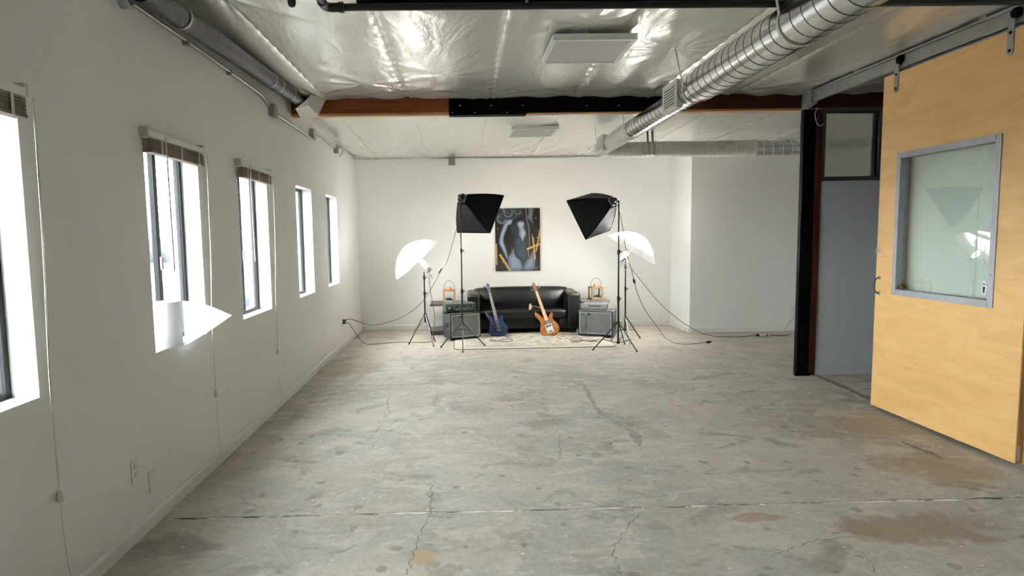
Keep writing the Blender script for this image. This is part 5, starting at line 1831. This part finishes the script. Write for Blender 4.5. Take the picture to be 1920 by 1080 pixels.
# bodysuit
mk, sd = poly_mask([(385, 275), (440, 245), (520, 225), (610, 245), (680, 320), (690, 390), (640, 430), (640, 560), (618, 680), (640, 780), (590, 830), (545, 905), (500, 830), (430, 770), (408, 680), (410, 570), (395, 470), (362, 390)], 10)
lay(mk, shade(sd, (20, 24, 27), (52, 60, 65), 70))
for (a, b, c3, d3) in ((420, 560, 480, 590), (430, 600, 490, 560), (450, 520, 500, 560), (380, 340, 390, 440)):
    stroke([(a, b), (c3, d3)], 10, (96, 104, 108), 14, 0.5)
# open neckline
mk, sd = poly_mask([(458, 300), (495, 275), (545, 278), (568, 310), (560, 370), (592, 440), (570, 505), (540, 556), (510, 515), (485, 465), (488, 390), (468, 350)], 10)
lay(mk, shade(sd, (110, 118, 124), (172, 181, 188), 34))
stroke([(520, 380), (505, 470), (525, 540)], 12, (120, 126, 132), 14, 0.7)
stroke([(525, 250), (500, 232)], 30, (30, 32, 34), 16, 0.8)
# gold strokes and thin lines
gold = (192, 164, 110)
stroke([(590, 92), (600, 240), (636, 380), (640, 640), (622, 690), (628, 780)], 7, (190, 172, 140), 6, 0.85)
stroke([(558, 92), (560, 210)], 36, (48, 44, 26), 20, 0.8)
stroke([(610, 672), (700, 634), (795, 604)], 26, gold, 6)
stroke([(690, 500), (700, 600), (720, 812)], 20, gold, 6)
stroke([(792, 400), (768, 560), (735, 705)], 17, (200, 164, 96), 6)
stroke([(205, 752), (270, 850), (345, 972)], 30, gold, 6)
stroke([(148, 592), (152, 880)], 22, (176, 150, 100), 6)
for (a, b) in ((735, 232), (172, 380), (680, 470), (750, 512), (240, 850)):
    stroke([(a, b - 8), (a + 2, b + 8)], 10, (190, 180, 160), 6, 0.7)
stroke([(715, 405), (740, 405)], 6, (150, 140, 124), 5, 0.7)
stroke([(712, 950), (724, 936), (730, 950), (738, 940), (750, 948), (768, 938)], 5, (176, 176, 172), 4, 0.9)
cm = MB().grid(NXP, NYP, lambda s, t: (pa.x + PW * s, YB - 0.0325, pa.z - PH * t), smooth=False)
co = cm.build('painted_canvas', M['paint'], pic, world=True)
ca = co.data.color_attributes.new('paint', 'FLOAT_COLOR', 'POINT')
flat = np.ones((NYP + 1) * (NXP + 1) * 4, np.float32).reshape(-1, 4)
flat[:, :3] = np.clip(IM ** 1.3 * 0.9, 0, 1).reshape(-1, 3)
ca.data.foreach_set('color', flat.ravel())

# ================================================================== OUTSIDE THE WINDOWS
struct(MB().box((-160, -40, -0.5), (XL - 0.21, 260, -0.35)).build('floor_outside', M['asphalt']))
hl = thing('far_hill', (-60, 190, -0.4), 'hazy blue green hill seen through the windows', 'hill')


def hillfn(s, t):
    x = -190 + 190 * s
    y = 150 + 90 * t
    z = -0.4 + 20 * math.sin(PI * min(1, t * 1.0)) * (0.55 + 0.25 * math.sin(s * 9 + 1) + 0.12 * math.sin(s * 23)) * (0.35 + 0.65 * math.sin(PI * s) ** 0.4)
    return (x, y, z)


MB().grid(60, 16, hillfn).build('slope', M['hill'], hl, world=True)
nb = thing('warehouse', (-17, 34, -0.35), 'long white low warehouse across the yard seen through the windows', 'building')
MB().box((-34, 26, -0.35), (-9.0, 60, 2.1)).build('wall', M['stucco'], nb, world=True)
MB().box((-34.3, 25.7, 2.1), (-8.7, 60.3, 2.4)).build('parapet', M['stucco'], nb, world=True)
for x in (-13.2, -17.5, -22):
    wdw = MB().box((x - 0.8, 25.93, 0.6), (x + 0.8, 26.02, 1.7)).build('window', M['grey_frame'], nb, world=True)
    MB().box((x - 0.72, 25.91, 0.68), (x + 0.72, 25.94, 1.62)).build('pane', M['car_glass'], wdw, world=True)
MB().box((-14.5, 25.9, -0.35), (-12.0, 26.0, 0.5)).build('roll_door', M['grey_plastic'], nb, world=True)
tag(MB().box((-16.0, 17.6, -0.35), (-7.4, 17.9, 0.55)).build('brick_wall', M['brick'], loc=(-11, 17.6, -0.35)), 'low red brick garden wall outside the second window', 'wall')


def car(x, y, rz, label, paint):
    t = thing('parked_car', (x, y, -0.35), label, 'car', 'cars parked outside', None, rz)
    side = [(-2.15, 0.35), (-2.2, 0.62), (-2.05, 0.85), (-1.35, 0.93), (-0.75, 1.38), (0.55, 1.42), (1.25, 0.98), (2.05, 0.88), (2.2, 0.6), (2.15, 0.3), (0, 0.25)]
    MB().prism(side, -0.86, 0.86).build('body', paint, t, bevel=0.06, seg=3)
    for s in (-1, 1):
        MB().prism([(-1.15, 0.95), (-0.68, 1.31), (0.48, 1.34), (1.02, 0.98)], s * 0.84, s * 0.87).build('side_window', M['car_glass'], t)
        MB().lathe([(0.001, -0.07), (0.05, -0.06), (0.09, 0), (0.05, 0.05)], 10, frame_z((0.62, s * 0.98, 1.0), (1, 0, 0), (0, 0, 1))).build('wing_mirror', paint, t)
        for xw in (-1.35, 1.38):
            w = MB().lathe([(0.12, -0.1), (0.31, -0.1), (0.33, -0.05), (0.33, 0.05), (0.31, 0.1), (0.12, 0.1)], 20, frame_z((xw, s * 0.78, 0.33), (0, 1, 0), (0, 0, 1))).build('wheel', M['tyre'], t)
            MB().lathe([(0.001, 0.0), (0.2, 0.0), (0.2, 0.02)], 14, frame_z((xw, s * 0.88, 0.33), (0, s, 0), (0, 0, 1))).build('hubcap', M['silver'], w)
    MB().hexa([(1.02, -0.72, 1.0), (1.24, -0.76, 1.0), (1.24, 0.76, 1.0), (1.02, 0.72, 1.0)], [(0.5, -0.66, 1.42), (0.62, -0.68, 1.40), (0.62, 0.68, 1.40), (0.5, 0.66, 1.42)]).build('windscreen', M['car_glass'], t)
    return t


car(-5.2, 9.4, PI / 2, 'white car parked close outside the second window', M['car_white'])
car(-5.4, 16.5, PI / 2, 'blue car parked farther along outside the middle window', M['car_blue'])
car(-5.3, 25.0, PI / 2 + 0.02, 'white car parked far along outside the fourth window', M['car_white'])
